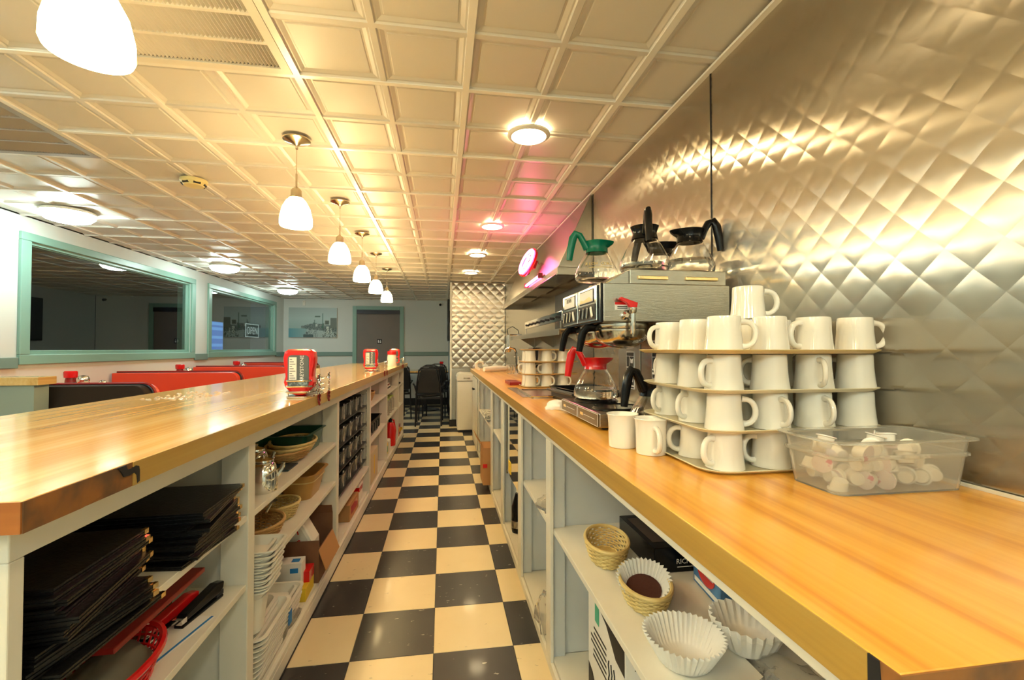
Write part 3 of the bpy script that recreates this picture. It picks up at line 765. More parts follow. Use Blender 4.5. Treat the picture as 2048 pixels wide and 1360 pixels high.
# back column with stickers on its front
for y0, y1 in ((BY0+.02, 1.53), (1.54, BY1-.01)):
    MB().box(.70, .90, y0, y1, .952, 1.235).build('column', m_steelp, cb, bev=.003)
for y in (1.405, 1.62):
    for z, h in ((1.165, .016), (1.105, .038), (1.035, .036)):
        st = MB().box(.6985, .6999, y-.036, y+.036, z-h, z+h-.004).build('sticker', m_wht, cb)
        if h > .02:
            d = MB(); d.box(.6978, .6984, y-.032, y+.032, z+h*.45, z+h-.008)
            d.box(.6978, .6984, y-.032, y+.004, z-h*.62, z+h*.4).box(.6978, .6984, y+.008, y+.032, z-h*.62, z+h*.4).box(.6978, .6984, y-.032, y+.032, z-h+.003, z-h*.75)
            d.build('print_block', m_ink, st)
            MB().prism([(y-.024, z-.010), (y-.006, z-.010), (y-.002, z+.008), (y-.015, z+.003), (y-.028, z+.008)], 'x', .6972, .6977).build('tulip_mark', m_wht, st)
        else:
            MB().box(.6978, .6984, y-.03, y+.03, z+.002, z+.006).box(.6978, .6984, y-.03, y+.03, z-.008, z-.004).build('print_line', m_ink, st)
# head
MB().box(.484, .905, BY0, BY1, 1.232, 1.3505).build('head', m_steelp, cb, bev=.0025)
MB().box(.575, .900, BY0+.012, BY1-.012, 1.351, 1.397).build('top_warmer', m_steelp, cb, bev=.002)
for a, b in ((.60, .70), (.76, .87)):
    MB().box(a, b, BY0+.006, BY0+.0119, 1.365, 1.377).build('warmer_slot', m_brass, cb, bev=.002)
MB().prism([(.500, 1.351), (.574, 1.351), (.574, 1.394)], 'y', BY0+.02, BY1-.02).build('sloped_switch_panel', m_steelp, cb)
q = MB(); sl = (1.394-1.351)/(.574-.5)
for a, b, y0, y1, m in ((.51, .53, 1.345, 1.375, 0),):
    q.add([(a, y0, 1.3516+(a-.5)*sl), (b, y0, 1.3516+(b-.5)*sl), (b, y1, 1.3516+(b-.5)*sl), (a, y1, 1.3516+(a-.5)*sl)], [(0,1,2,3)])
q.build('yellow_decal', m_yellowt, cb, recalc=False)
MB().box(.476, .4838, BY0+.002, BY1-.002, 1.229, 1.352).build('head_front_frame', m_black, cb, bev=.002)
for y0, y1, lbl in ((1.345, 1.535, 'b'), (1.545, 1.735, 'a')):
    f = MB().box(.470, .4758, y0, y1, 1.236, 1.348).build('control_panel', m_chrome, cb, bev=.002)
    MB().box(.4685, .4699, y0+.022, y1-.022, 1.296, 1.341).build('window_frame', m_ink, f, bev=.002)
    m_face = m_wht
    MB().box(.4672, .4684, y0+.028, y1-.028, 1.300, 1.337).build('name_plate', m_face, f)
    if lbl == 'a': text('BUNN', .022, m_ink, f, (.4670, (y0+y1)/2, 1.326), FACE_NEGX, 'name_lettering')
    else: MB().prism([(y0+.03, 1.301), (y1-.03, 1.301), (y1-.04, 1.313), (y1-.07, 1.308), (y0+.06, 1.316), (y0+.04, 1.308)], 'x', .4664, .4671).build('landscape_print', m_gold, f)
    MB().box(.4680, .4699, y0+.008, y1-.008, 1.242, 1.290).build('switch_recess', m_ink, f)
    for k in range(4):
        yk = y0 + .032 + k*.042
        q = MB(); q.T = Matrix.Translation((.4665, yk, 1.266)) @ Matrix.Rotation(R(18 if k else -24), 4, 'X'); q.box(-.0045, .0008, -.0055, .0055, -.019, .017); q.build('rocker_switch', m_chrome if k else m_whitep, f, bev=.002)
# funnels with black handles, hanging under the head
def funnel(y):
    f = MB().lathe([(.088, 1.231), (.089, 1.222), (.086, 1.214), (.089, 1.211), (.089, 1.206), (.088, 1.203), (.086, 1.186), (.074, 1.172), (.05, 1.158), (.014, 1.150), (0, 1.150)], 36, (.585, y, 0)).build('brew_funnel', m_funnel, cb)
    P = [(.502, y, 1.215), (.485, y, 1.218), (.465, y, 1.216), (.452, y, 1.200), (.446, y, 1.17), (.440, y, 1.140)]
    MB().tube(P, [.009, .011, .0125, .012, .011, .009], 10, flat=1.3).build('funnel_handle', m_black, f)
funnel(1.428); funnel(1.645)
# hot water tap on the near side
tp = MB(); tp.lathe([(0, 0), (.006, 0), (.009, .012), (.008, .07), (.011, .074), (.012, .088), (0, .09)], 16, (.570, 1.300, 1.186)); tp.build('tap_body', m_chrome, cb)
q = MB(); q.T = Matrix.Translation((.552, BY0, 1.250)) @ Matrix.Rotation(R(90), 4, 'X'); q.lathe([(.013, 0), (.013, .006), (.010, .01), (.006, .018), (0, .018)], 16); q.build('tap_valve', m_chrome, cb)
MB().box(.520, .566, BY0-.0012, BY0-.0002, 1.268, 1.292).build('warning_label', m_wht, cb)
MB().box(.520, .566, BY0-.0018, BY0-.0012, 1.284, 1.292).build('warning_label_band', m_redp, cb)
MB().box(.528, .560, BY0-.0018, BY0-.0012, 1.276, 1.279).box(.528, .560, BY0-.0018, BY0-.0012, 1.271, 1.273).build('warning_print', m_ink, cb)
q = MB(); q.T = Matrix.Translation((.556, 1.301, 1.287)) @ Matrix.Rotation(R(18), 4, 'Y')
q.prism([(-.034, .002), (-.030, .010), (.026, .010), (.028, -.006), (.008, -.012), (-.006, -.002)], 'y', -.008, .008); q.build('tap_lever', m_redp, cb, bev=.002)

# ---------------------------------------------------------------- carafes
def carafe(label, loc, rz, mc, water=0, printm=None, txt=None, lid=False):
    t = thing('coffee_carafe', label, 'carafe', loc, rz)
    pr = [(0, .001), (.058, .001), (.073, .005), (.081, .016), (.082, .030), (.076, .050), (.064, .076), (.050, .100), (.040, .116), (.036, .126), (.036, .136)]
    inn = [(r-.002 if r > .003 else 0, z+.002) for r, z in pr]; inn[-1] = (pr[-1][0]-.002, pr[-1][1])
    MB().lathe(pr + inn[::-1], 36).build('glass_bowl', m_glass, t)
    if water:
        wp = [(0, .0045)] + [(r-.0035, z+.003) for r, z in pr[1:] if z < water] 
        rl = wp[-1][0]; wp += [(rl+.0, water), (0, water)]
        MB().lathe(wp, 36).build('water', m_water, t)
    # collar with pouring spout (towards +x) and handle (towards -x)
    def spout(r, z, a, k):
        c = max(0, cos(a)); return r + (.020*c**6 if k in (3, 4, 5) else .004*c**6 if k in (2, 6) else 0)
    MB().lathe([(.0435, .114), (.0415, .122), (.0385, .134), (.043, .148), (.047, .157), (.043, .1565), (.036, .144), (.0365, .120)], 36, mod=spout, closed=True).build('collar', mc, t)
    P = [(-.036, 0, .130), (-.050, 0, .156), (-.064, 0, .182), (-.080, 0, .187), (-.090, 0, .170), (-.098, 0, .130), (-.104, 0, .086)]
    MB().tube(P, [.012, .010, .010, .0115, .012, .011, .009], 12, flat=1.35).build('handle', mc, t)
    if txt:
        n = len(txt); rr, z = .0755, .062
        g = MB(); 
        for k, chh in enumerate(txt):
            if chh == ' ': continue
            a = -pi/2 + (k-(n-1)/2)*.155
            text(chh, .017, printm, t, (rr*cos(a), rr*sin(a), z), (R(64), 0, a+pi/2), 'print_letter')
        pts = [(.0795*cos(-pi/2+(k-8)*.07), .0795*sin(-pi/2+(k-8)*.07), .048) for k in range(17)]
        MB().tube(pts, .0012, 4).build('print_line', printm, t)
    return t
carafe('glass carafe with red collar and handle, on the front warmer plate', (.57, 1.642, .9585), R(-14), m_redp, .042)
cz = 1.3975
carafe('glass carafe with black handle on the counter between the brewer and the mug rack', (.605, 1.233, .9003), R(12), m_black, .04)
carafe('glass carafe with black handle turned to the camera, on top of the brewer', (.665, 1.42, cz), R(72), m_black, .03, m_gold, None)
carafe('glass carafe with black handle and water, rightmost on top of the brewer', (.835, 1.435, cz), R(168), m_black, .052)
carafe('glass carafe with black handle at the back of the brewer top', (.835, 1.640, cz), R(-35), m_black, .0)
o = carafe('green-collared decaf glass carafe, lower left on top of the brewer', (.577, 1.645, 1.3555+.0415), R(-8), m_greenb, .014, m_gold, 'RICH COAST')
# ---------------------------------------------------------------- range hood, neon sign, pass shelf
hd = thing('range_hood', 'long stainless wedge-shaped exhaust hood beyond the coffee brewer', 'range hood', (0,0,0))
HY0, HY1 = 2.76, 5.33; HX = .71; HZ = 1.663
MB().prism([(HX+.004, HZ), (XW-.008, HZ), (XW-.008, ZC-.014), (XW-.016, ZC-.014)], 'y', HY0, HY1).build('canopy', m_steelp, hd, bev=.002)
lp = MB(); lp.box(HX, HX+.012, HY0-.004, HY1+.004, HZ-.048, HZ-.0005).box(HX+.012, XW-.007, HY0-.004, HY0+.008, HZ-.048, HZ-.0005).box(HX+.012, XW-.007, HY1-.008, HY1+.004, HZ-.048, HZ-.0005)
lp.build('lip', m_steelp, hd, bev=.0015)
MB().tube([(HX-.004, HY0, HZ-.046), (HX-.004, HY1, HZ-.046)], .006, 8).build('drip_rail', m_chrome, hd)
for y in (3.2, 3.9, 4.6): MB().box(HX+.02, XW-.02, y-.2, y+.2, HZ-.012, HZ-.002).build('filter', m_steelp, hd, bev=.003)
pt_ = struct('trim_pass_through_shade', MB().box(XW-.012, XW-.0065, 2.76, 3.70, 1.30, 1.59), mat('painted_recess_shade', (.06, .065, .075), .35, .3))  # flat plate, its dark colour stands in for the shade inside the opening
# neon sign
ns = thing('neon_sign', 'round glowing pink neon sign tilted on the hood face', 'sign', (.70, 3.71, 1.872))
ns.rotation_euler = (0, 0, 0)
nT = Matrix.Rotation(R(14), 4, 'Z') @ Matrix.Rotation(R(22), 4, 'Y')
def NB():
    q = MB(); q.T = nT; return q
q = NB(); q.T = nT @ Matrix.Rotation(-pi/2, 4, 'Y'); q.lathe([(0, -.022), (.122, -.022), (.128, -.012), (.128, .0), (.120, .003), (0, .003)], 40); q.build('backing_disc', m_redp, ns)
def ring(r, tr, m, nm, a0=0, a1=2*pi, sy=1):
    q = NB(); n = 40; full = abs(a1-a0-2*pi) < .01
    pts = [(-.013, r*sy*cos(a0+(a1-a0)*k/n), r*sin(a0+(a1-a0)*k/n)) for k in range(n if full else n+1)]
    q.tube(pts, tr, 8, closed=full); return q.build(nm, m, ns)
ring(.108, .0075, m_neon, 'neon_tube'); ring(.088, .005, m_neonw, 'neon_tube')
q = NB(); q.tube([(-.013, .028, .05), (-.013, -.012, .052), (-.013, -.030, .02), (-.013, -.030, -.02), (-.013, -.010, -.05), (-.013, .030, -.05)], .006, 8); q.build('neon_tube', m_neonw, ns)
q = NB(); q.box(.022, .075, -.03, .03, -.03, .04); q.build('transformer', m_reddk, ns, bev=.004)
q = NB(); q.box(.022, .060, .02, .05, -.085, -.045); q.build('bracket', m_leg, ns, bev=.003)
q = NB(); q.tube([(.05, .0, .03), (.09, .02, .06), (.11, .03, .04)], .003, 6); q.build('cable', m_leg, ns)
# second pink tube bar lying on the hood face
nb_ = thing('neon_bar', 'long glowing pink tube light on the hood face behind the round sign', 'light', (0,0,0))
fx = lambda z: HX + .004 + (z-HZ)*(XW-.016-HX-.004)/(ZC-.014-HZ)
MB().tube([(fx(1.685)-.022, 3.25, 1.685), (fx(1.685)-.022, 3.78, 1.685)], .010, 10).build('tube', m_neon, nb_)
for y in (3.24, 3.79): MB().box(fx(1.685)-.036, fx(1.685)-.002, y-.012, y+.012, 1.668, 1.702).build('end_cap', m_reddk, nb_)
# stainless pass shelf under the hood
ps = thing('pass_shelf', 'long stainless shelf under the hood above the far mug rack', 'shelf', (0,0,0))
MB().box(.71, XW-.0065, 2.72, 4.72, 1.268, 1.274).box(.71, .714, 2.72, 4.72, 1.236, 1.268).build('board', m_steelp, ps)
for y in (2.9, 3.8, 4.6): MB().prism([(.76, 1.267), (XW-.007, 1.267), (XW-.007, 1.16)], 'y', y-.003, y+.003).build('bracket', m_steelp, ps)
tr_ = thing('ticket_rail', 'shiny steel order rail with dark clips above the pass shelf', 'rail', (0,0,0))
MB().box(.775, .785, 2.90, 4.25, 1.335, 1.400).build('rail', m_chrome, tr_, bev=.002)
for k in range(8):
    q = MB(); q.T = Matrix.Translation((.774, 3.0+k*.16, 1.365)) @ Matrix.Rotation(-pi/2, 4, 'Y'); q.lathe([(0, 0), (.009, .0), (.010, .01), (.006, .018), (0, .018)], 10); q.build('clip_knob', m_ink, tr_)
for y in (2.95, 4.2): MB().box(.777, .783, y-.01, y+.01, 1.2745, 1.335).build('support', m_chrome, tr_)
# hanging utensil rack at the far end of the shelf
ur = thing('utensil_rack', 'small wire rack with hanging ladles at the far end of the pass shelf', 'rack', (.70, 4.85, 1.30))
MB().tube([(-.0, -.14, 0), (-.0, .14, 0), (.12, .14, 0), (.12, -.14, 0)], .005, 6, closed=True).build('wire_frame', m_chrome, ur)
MB().tube([(0, .0, 0), (-.01, .0, .06), (.05, .0, .09), (.11, .0, .05), (.12, 0, 0)], .004, 6).build('hook_arm', m_ink, ur)
for k in range(5):
    y = -.12+k*.055
    lad = MB().tube([(0, y, 0), (-.004, y, -.03), (0, y, -.14-.02*(k % 2))], .0035, 6)
    lad.lathe([(0, -.03), (.016, -.025), (.022, -.012), (.024, 0), (.021, -.001), (.018, -.012), (0, -.024)], 12, (0, y, -.14-.02*(k % 2)))
    lad.build('ladle', m_chrome if k % 2 else m_steelp, ur)
MB().tube([(.12, .14, 0), (XW-.70-.007, .14, 0)], .005, 6).build('wall_arm', m_chrome, ur)
tw = thing('wall_phone', 'dark slim box on the wall under the utensil rack', 'box', (XW-.0065, 4.55, 1.06))
MB().box(-.05, 0, -.12, .12, -.10, .10).build('case', m_leg, tw, bev=.006); MB().box(-.053, -.05, -.1, .1, -.08, .08).build('front_plate', m_ink, tw)

# ---------------------------------------------------------------- things on the right counter beyond the brewer
t = thing('steel_griddle', 'flat stainless tray with raised rim lying on the counter past the brewer', 'tray', (.60, 2.42, .9003))
q = MB(); hx, hy = .16, .20
rr = lambda d, z: [(p[0], p[1], z) for p in rrect(-hx+d, hx-d, -hy+d, hy-d, .015, 3)]
loft(q, [rr(0, 0), rr(0, .012), rr(.006, .014), rr(.010, .013), rr(.014, .008)]); q.build('pan', m_steelp, t)
MB().tube([(-hx-.006, -hy, .010), (hx, -hy-.006, .010)], .004, 6).build('front_bar', m_chrome, t)
t = thing('drip_mat', 'thin grey metal sheet under the stainless tray', 'mat', (.465, 2.56, .9003))
MB().box(-.06, .0, -.28, .28, 0, .003).build('sheet', m_steelp, t)
t = thing('black_bin', 'long black plastic tray with grey handle left of the brewer', 'tray', (.665, 2.05, .9003), R(8))
basin(MB(), .20, .42, .062, t=.004, r=.012, taper=.008, lip=.008).build('bin_body', m_black, t)
MB().box(-.112, -.106, -.16, .16, .018, .055).build('side_plate', m_leg, t, bev=.003)
MB().tube([(-.11, -.15, .045), (-.135, -.15, .05), (-.135, .15, .05), (-.11, .15, .045)], .006, 8).build('handle', m_leg, t)
t = thing('white_cloth', 'crumpled white cloth beside the far corner of the brewer', 'cloth', (.475, 1.845, .9003))
def blob(sx, sy, sz, seed, n=18, mth=9, amp=.18):
    r_ = random.Random(seed); ph = [r_.uniform(0, 6.28) for _ in range(8)]
    q = MB(); vs = []; fs = []
    for k in range(mth+1):
        th = pi/2*k/mth
        for i in range(n):
            a = 2*pi*i/n
            w_ = 1 + amp*(sin(3*a+ph[0])*cos(4*th+ph[1]) + .7*sin(5*a+ph[2]+3*th) + .5*sin(9*a+ph[3])*sin(6*th+ph[4]))
            vs.append((sx*cos(th)*cos(a)*w_, sy*cos(th)*sin(a)*w_, max(0, sz*sin(th)*(.8+.2*w_))))
    for k in range(mth):
        for i in range(n):
            j = (i+1) % n; fs.append((k*n+i, k*n+j, (k+1)*n+j, (k+1)*n+i))
    fs.append(tuple(range(n))[::-1])
    return q.add(vs, fs, 0, True)
blob(.05, .07, .035, 3).build('fabric', m_paper, t, sharp=60)
t = thing('dish_towel', 'rolled white towel lying near the far end of the counter', 'towel', (.60, 4.86, .9003), R(-62))
q = MB(); q.T = Matrix.Translation((0, 0, .032)); q.tube([(0, -.19, 0), (0, -.1, .002), (0, .05, .003), (0, .17, -.004)], [.024, .031, .031, .020], 14); q.build('roll', m_foam, t)
t = thing('white_hook', 'curled white scoop handle standing at the far counter end', 'scoop', (.43, 5.35, .9003))
q = MB(); q.tube([(.0, 0, 0), (-.035, 0, .03), (-.04, 0, .075), (-.01, 0, .10), (.035, 0, .09), (.045, 0, .06)], [.02, .019, .018, .017, .014, .008], 10); q.build('handle', m_foam, t)
for k, (x, y, h, r, m, lb) in enumerate([(.77, 4.60, .17, .030, m_cer, 'white soap bottle with pump near the sink clutter'), (.72, 4.40, .26, .020, m_chrome, 'tall chrome tap rising from the far counter clutter'), (.83, 4.30, .20, .032, m_glass, 'tall clear glass bottle near the far counter end')]):
    t = thing('bottle' if m is not m_chrome else 'kitchen_tap', lb, 'bottle' if m is not m_chrome else 'tap', (x, y, .9003))
    if m is m_chrome:
        MB().cyl(.028, 0, .012).build('base', m, t); MB().tube([(0,0,.01),(0,0,.2),(-.02,0,.245),(-.07,0,.26),(-.11,0,.24),(-.12,0,.2)], .011, 10).build('spout', m, t); MB().tube([(.0,-.01,.06),(.0,-.07,.09)], .007, 8).build('lever', m, t)
    else:
        MB().lathe([(0, 0), (r, 0), (r, h*.6), (r*.45, h*.75), (r*.4, h*.85), (0, h*.85)], 18).build('body', m, t)
        MB().lathe([(0, h*.85), (r*.5, h*.851), (r*.5, h*.93), (r*.15, h*.94), (r*.15, h), (0, h)], 14).build('pump', m_whitep, t)
        if m is m_cer: MB().tube([(0,0,h),(-.045,0,h-.004)], .005, 6).build('nozzle', m_whitep, t)
rnd = random.Random(9)
for k in range(5):
    t = thing('drinking_glass', ('small upturned drinking glass in the sink clutter', )[0], 'glass', (.66+.055*(k % 3), 4.56+.09*(k//3)-.02*(k % 2)-.12, .9003), group='drinking glasses by the far sink')
    MB().lathe([(0, .0), (.022, .0), (.028, .09), (.026, .09), (.020, .004), (0, .004)], 14).build('tumbler', m_glass, t)
t = thing('dark_red_box', 'flat dark red box on the counter left of the far mug rack', 'box', (.47, 3.16, .9003))
MB().box(-.02, .06, -.12, .12, 0, .022).build('case', m_reddk, t, bev=.003)

# ---------------------------------------------------------------- far end: white chest, dining chairs, table
t = thing('white_freezer', 'white rounded chest freezer at the end of the right counter', 'freezer', (.315, 6.27, 0))
MB().box(-.115, .10, 0, .44, .03, .70).build('body', m_whitep, t, bev=.012)
q = MB(); q.prism([(-.122, .705), (.105, .705), (.105, .80), (-.06, .815), (-.10, .80), (-.122, .76)], 'y', -.008, .45); q.build('lid', m_whitep, t, bev=.008)
MB().box(-.10, .09, .01, .43, .0, .03).build('base', m_leg, t)
MB().tube([(-.03, -.012, .745), (.06, -.012, .745)], .006, 6).build('handle', m_chrome, t)
t = thing('steel_corner_cabinet', 'narrow stainless cabinet between the freezer and the quilted wall', 'cabinet', (.62, 6.35, 0))
MB().box(-.18, .30, -.1, .43, .06, .86).build('body', m_steelp, t, bev=.004)
MB().box(-.2, .31, -.14, .435, .862, .885).build('top', m_steelp, t, bev=.003)
MB().box(-.16, .0, -.106, -.101, .1, .82).build('door', m_steelp, t); MB().box(.01, .29, -.106, -.101, .1, .82).build('door', m_steelp, t)
MB().box(-.17, .30, -.06, .42, 0, .06).build('base', m_leg, t)
def make_chair():
    t = thing('dining_chair', '', 'chair')
    # faces +Y (its back towards the camera)
    MB().lathe([(0, .43), (.19, .43), (.205, .445), (.205, .465), (.19, .478), (0, .482)], 28, sy=.98).build('seat', m_blackv, t)
    q = MB(); pts = [(-.165, .0), (.165, .0), (.160, .12), (.13, .30), (.105, .36), (-.105, .36), (-.13, .30), (-.160, .12)]
    q.T = Matrix.Translation((0, -.205, .49)) @ Matrix.Rotation(R(8), 4, 'X'); q.prism(pts, 'y', -.018, .018); q.build('backrest', m_blackv, t, bev=.008)
    fr = MB(); ra = R(8)
    def bk(x, z): return (x, -.205 - (z-.49)*sin(ra)*1.0, z)
    fr.tube([(-.19, -.22, .0), (-.185, -.20, .30), bk(-.178, .49), bk(-.165, .66), bk(-.14, .82), bk(-.11, .865), bk(-.06, .885), bk(.06, .885), bk(.11, .865), bk(.14, .82), bk(.165, .66), bk(.178, .49), (.185, -.20, .30), (.19, -.22, .0)], .011, 8)
    fr.build('back_frame', m_leg, t)
    for s in (-1, 1):
        MB().tube([(s*.19, .20, 0), (s*.185, .19, .36), (s*.18, .16, .43), (s*.18, -.19, .43)], .011, 8).build('leg', m_leg, t)
        MB().tube([(s*.178, -.215, .58), (s*.225, -.16, .62), (s*.235, .02, .62), (s*.225, .10, .59), (s*.19, .14, .44)], .010, 8).build('armrest', m_leg, t)
    MB().tube([bk(-.15, .835), bk(.15, .835)], .008, 8).build('grip_bar', m_leg, t)
    MB().box(-.18, .18, -.2, -.19, .40, .43).box(-.18, .18, .17, .18, .40, .43).build('seat_rail', m_leg, t)
    return t
ch0 = make_chair(); ch0.location = (-.205, 7.06, 0)
ch0['label'] = 'nearest black dining chair with its back to the aisle'; ch0['group'] = 'black dining chairs at the far tables'
dup(ch0, (-.165, 7.62, 0), R(-6), 'second black dining chair directly behind the nearest one')
dup(ch0, (-.09, 8.13, 0), R(2), 'farthest black dining chair near the steel end wall')
dup(ch0, (-.76, 7.75, 0), R(20), 'black dining chair left of the others, behind the bar end')
def table(x, y, lb):
    t = thing('dining_table', lb, 'table', (x, y, 0))
    MB().box(-.42, .42, -.33, .33, .715, .745).build('tabletop', m_woodL, t, bev=.003)
    MB().box(-.425, .425, -.335, .335, .700, .7145).build('edge_trim', m_black, t, bev=.003)
    MB().cyl(.035, .05, .70).build('pedestal', m_leg, t)
    MB().lathe([(0, 0), (.26, 0), (.26, .012), (.06, .045), (.03, .06), (0, .06)], 28).build('foot', m_leg, t)
    return t
table(-.32, 8.74, 'square wood-topped dining table beyond the black chairs')
table(-1.25, 8.9, 'second wood-topped dining table in front of the back door') 
def ketchup(x, y, z, lb, s=1, rz=0, grp=None):
    t = thing('ketchup_bottle', lb, 'ketchup bottle', (x, y, z), rz, grp); t.scale = (s, s, s)
    MB().lathe([(0, .0), (.028, .0), (.030, .02), (.030, .10), (.026, .12), (0, .121)], 18, sy=.75).build('bottle', m_reddk, t)
    MB().lathe([(0, .121), (.034, .121), (.036, .14), (.036, .158), (.030, .163), (0, .163)], 18, sy=.85).build('cap', m_redp, t)
    MB().lathe([(.0303, .03), (.0306, .032), (.0306, .09), (.0303, .092)], 18, sy=.76).build('label', m_greyst, t)
    return t
ketchup(-.02, 8.62, .7455, 'dark red ketchup bottle on the far dining table', 1.0)
def shaker(x, y, z, lb, s=1, left=False, m=None):
    t = thing('salt_shaker', lb, 'shaker', (x, y, z), left=left); t.scale = (s, s, s)
    MB().lathe([(0, 0), (.022, 0), (.024, .01), (.021, .06), (.019, .064), (0, .064)], 16).build('glass_body', m or m_glass, t)
    MB().lathe([(0, .003), (.018, .003), (.018, .045), (0, .045)], 12).build('contents', m_cer, t)
    MB().lathe([(0, .0645), (.021, .0645), (.022, .075), (.017, .086), (0, .09)], 16).build('cap', m_chrome, t)
    return t
shaker(.04, 8.55, .7455, 'salt shaker on the far dining table beside the ketchup', 1.1)
# ---------------------------------------------------------------- booths along the left wall
hw = thing('half_wall', 'grey half wall with a wood cap at the left edge', 'partition', (0,0,0))
MB().box(XL+.02, -2.325, 3.0, 3.10, 0, .938).build('panel', mat('grey_green', (.30, .36, .31), .5), hw)
MB().box(XL+.02, -2.295, 2.985, 3.115, .9385, .985).build('cap', m_woodL, hw, bev=.003)
def booth(y, zt, lb, front, back, sides=(-1, 1)):
    t = thing('dining_booth', lb, 'booth', (0, y, 0), group='red booths along the left wall')
    def pan(y0, y1, m, nm, x0, x1, r, zb, zz):
        P = [(x0, zb), (x1, zb), (x1, zz-r)] + [(x1-r+r*cos(a), zz-r+r*sin(a)) for a in [pi/2*k/6 for k in range(1, 7)]] + [(x0, zz)]
        q = MB(); q.prism(P, 'y', y0, y1); return q.build(nm, m, t, bev=.006)
    x0, x1 = XL+.03, -1.96 if not (back is m_brown) else -1.83
    pan(-.012, .012, m_leg, 'core_board', x0, x1, .07, .0, zt)
    pan(-.075, -.0125, back, 'back_cushion', x0+.0, x1-.012, .07, .42 if back is not m_brown else 0.03, zt-.006)
    if front: pan(.0125, .075, front, 'back_cushion', x0, x1-.012, .07, .42, zt-.006)
    P = [(x0, zt+.001), (x1-.07, zt+.001)] + [(x1-.07+.071*sin(a), zt-.07+.071*cos(a)) for a in [pi/2*k/5 for k in range(1, 6)]] + [(x1+.001, .42)]
    MB().tube([(p[0], 0, p[1]) for p in P], .010, 6).build('piping', m_reddk, t)
    for s in sides:
        MB().box(x0, x1-.02, min(s*.078, s*.44), max(s*.078, s*.44), .36, .45).build('seat_cushion', m_red, t, bev=.02)
        MB().box(x0, x1-.03, min(s*.02, s*.42), max(s*.02, s*.42), .0, .358).build('plinth', m_brown, t)
booth(3.24, .925, 'nearest booth with its dark brown back towards the bar end', m_red, m_brown, (1,))
booth(4.85, .925, 'first red booth back behind the near table', m_red, m_red)
booth(6.25, .925, 'second red booth back along the left wall', m_red, m_red)
booth(7.65, .930, 'third and farthest red booth back along the left wall', m_red, m_red)
for y, lb in ((4.05, 'near'), (5.55, 'middle'), (6.95, 'far')):
    t = thing('booth_table', 'wood-topped booth table in the %s booth by the windows' % lb, 'table', (0, y, 0))
    MB().box(XL+.03, -2.0, -.24, .24, .74, .77).build('tabletop', m_woodL, t, bev=.003)
    MB().box(XL+.03, -1.995, -.245, .245, .725, .7395).build('edge_trim', m_leg, t)
    MB().cyl(.04, .03, .725, 16, (-2.5, 0, 0)).build('pedestal', m_leg, t); MB().lathe([(0, 0), (.25, 0), (.25, .01), (.05, .04), (0, .04)], 24, (-2.5, 0, 0)).build('foot', m_leg, t)
    ketchup(-2.89, y, .7705, 'red ketchup bottle on the %s booth table' % lb, 1.25)
    shaker(-2.79, y-.02, .7705, 'larger glass salt shaker on the %s booth table' % lb, 1.9)
    shaker(-2.70, y+.05, .7705, 'small glass shaker on the %s booth table' % lb, 1.4)

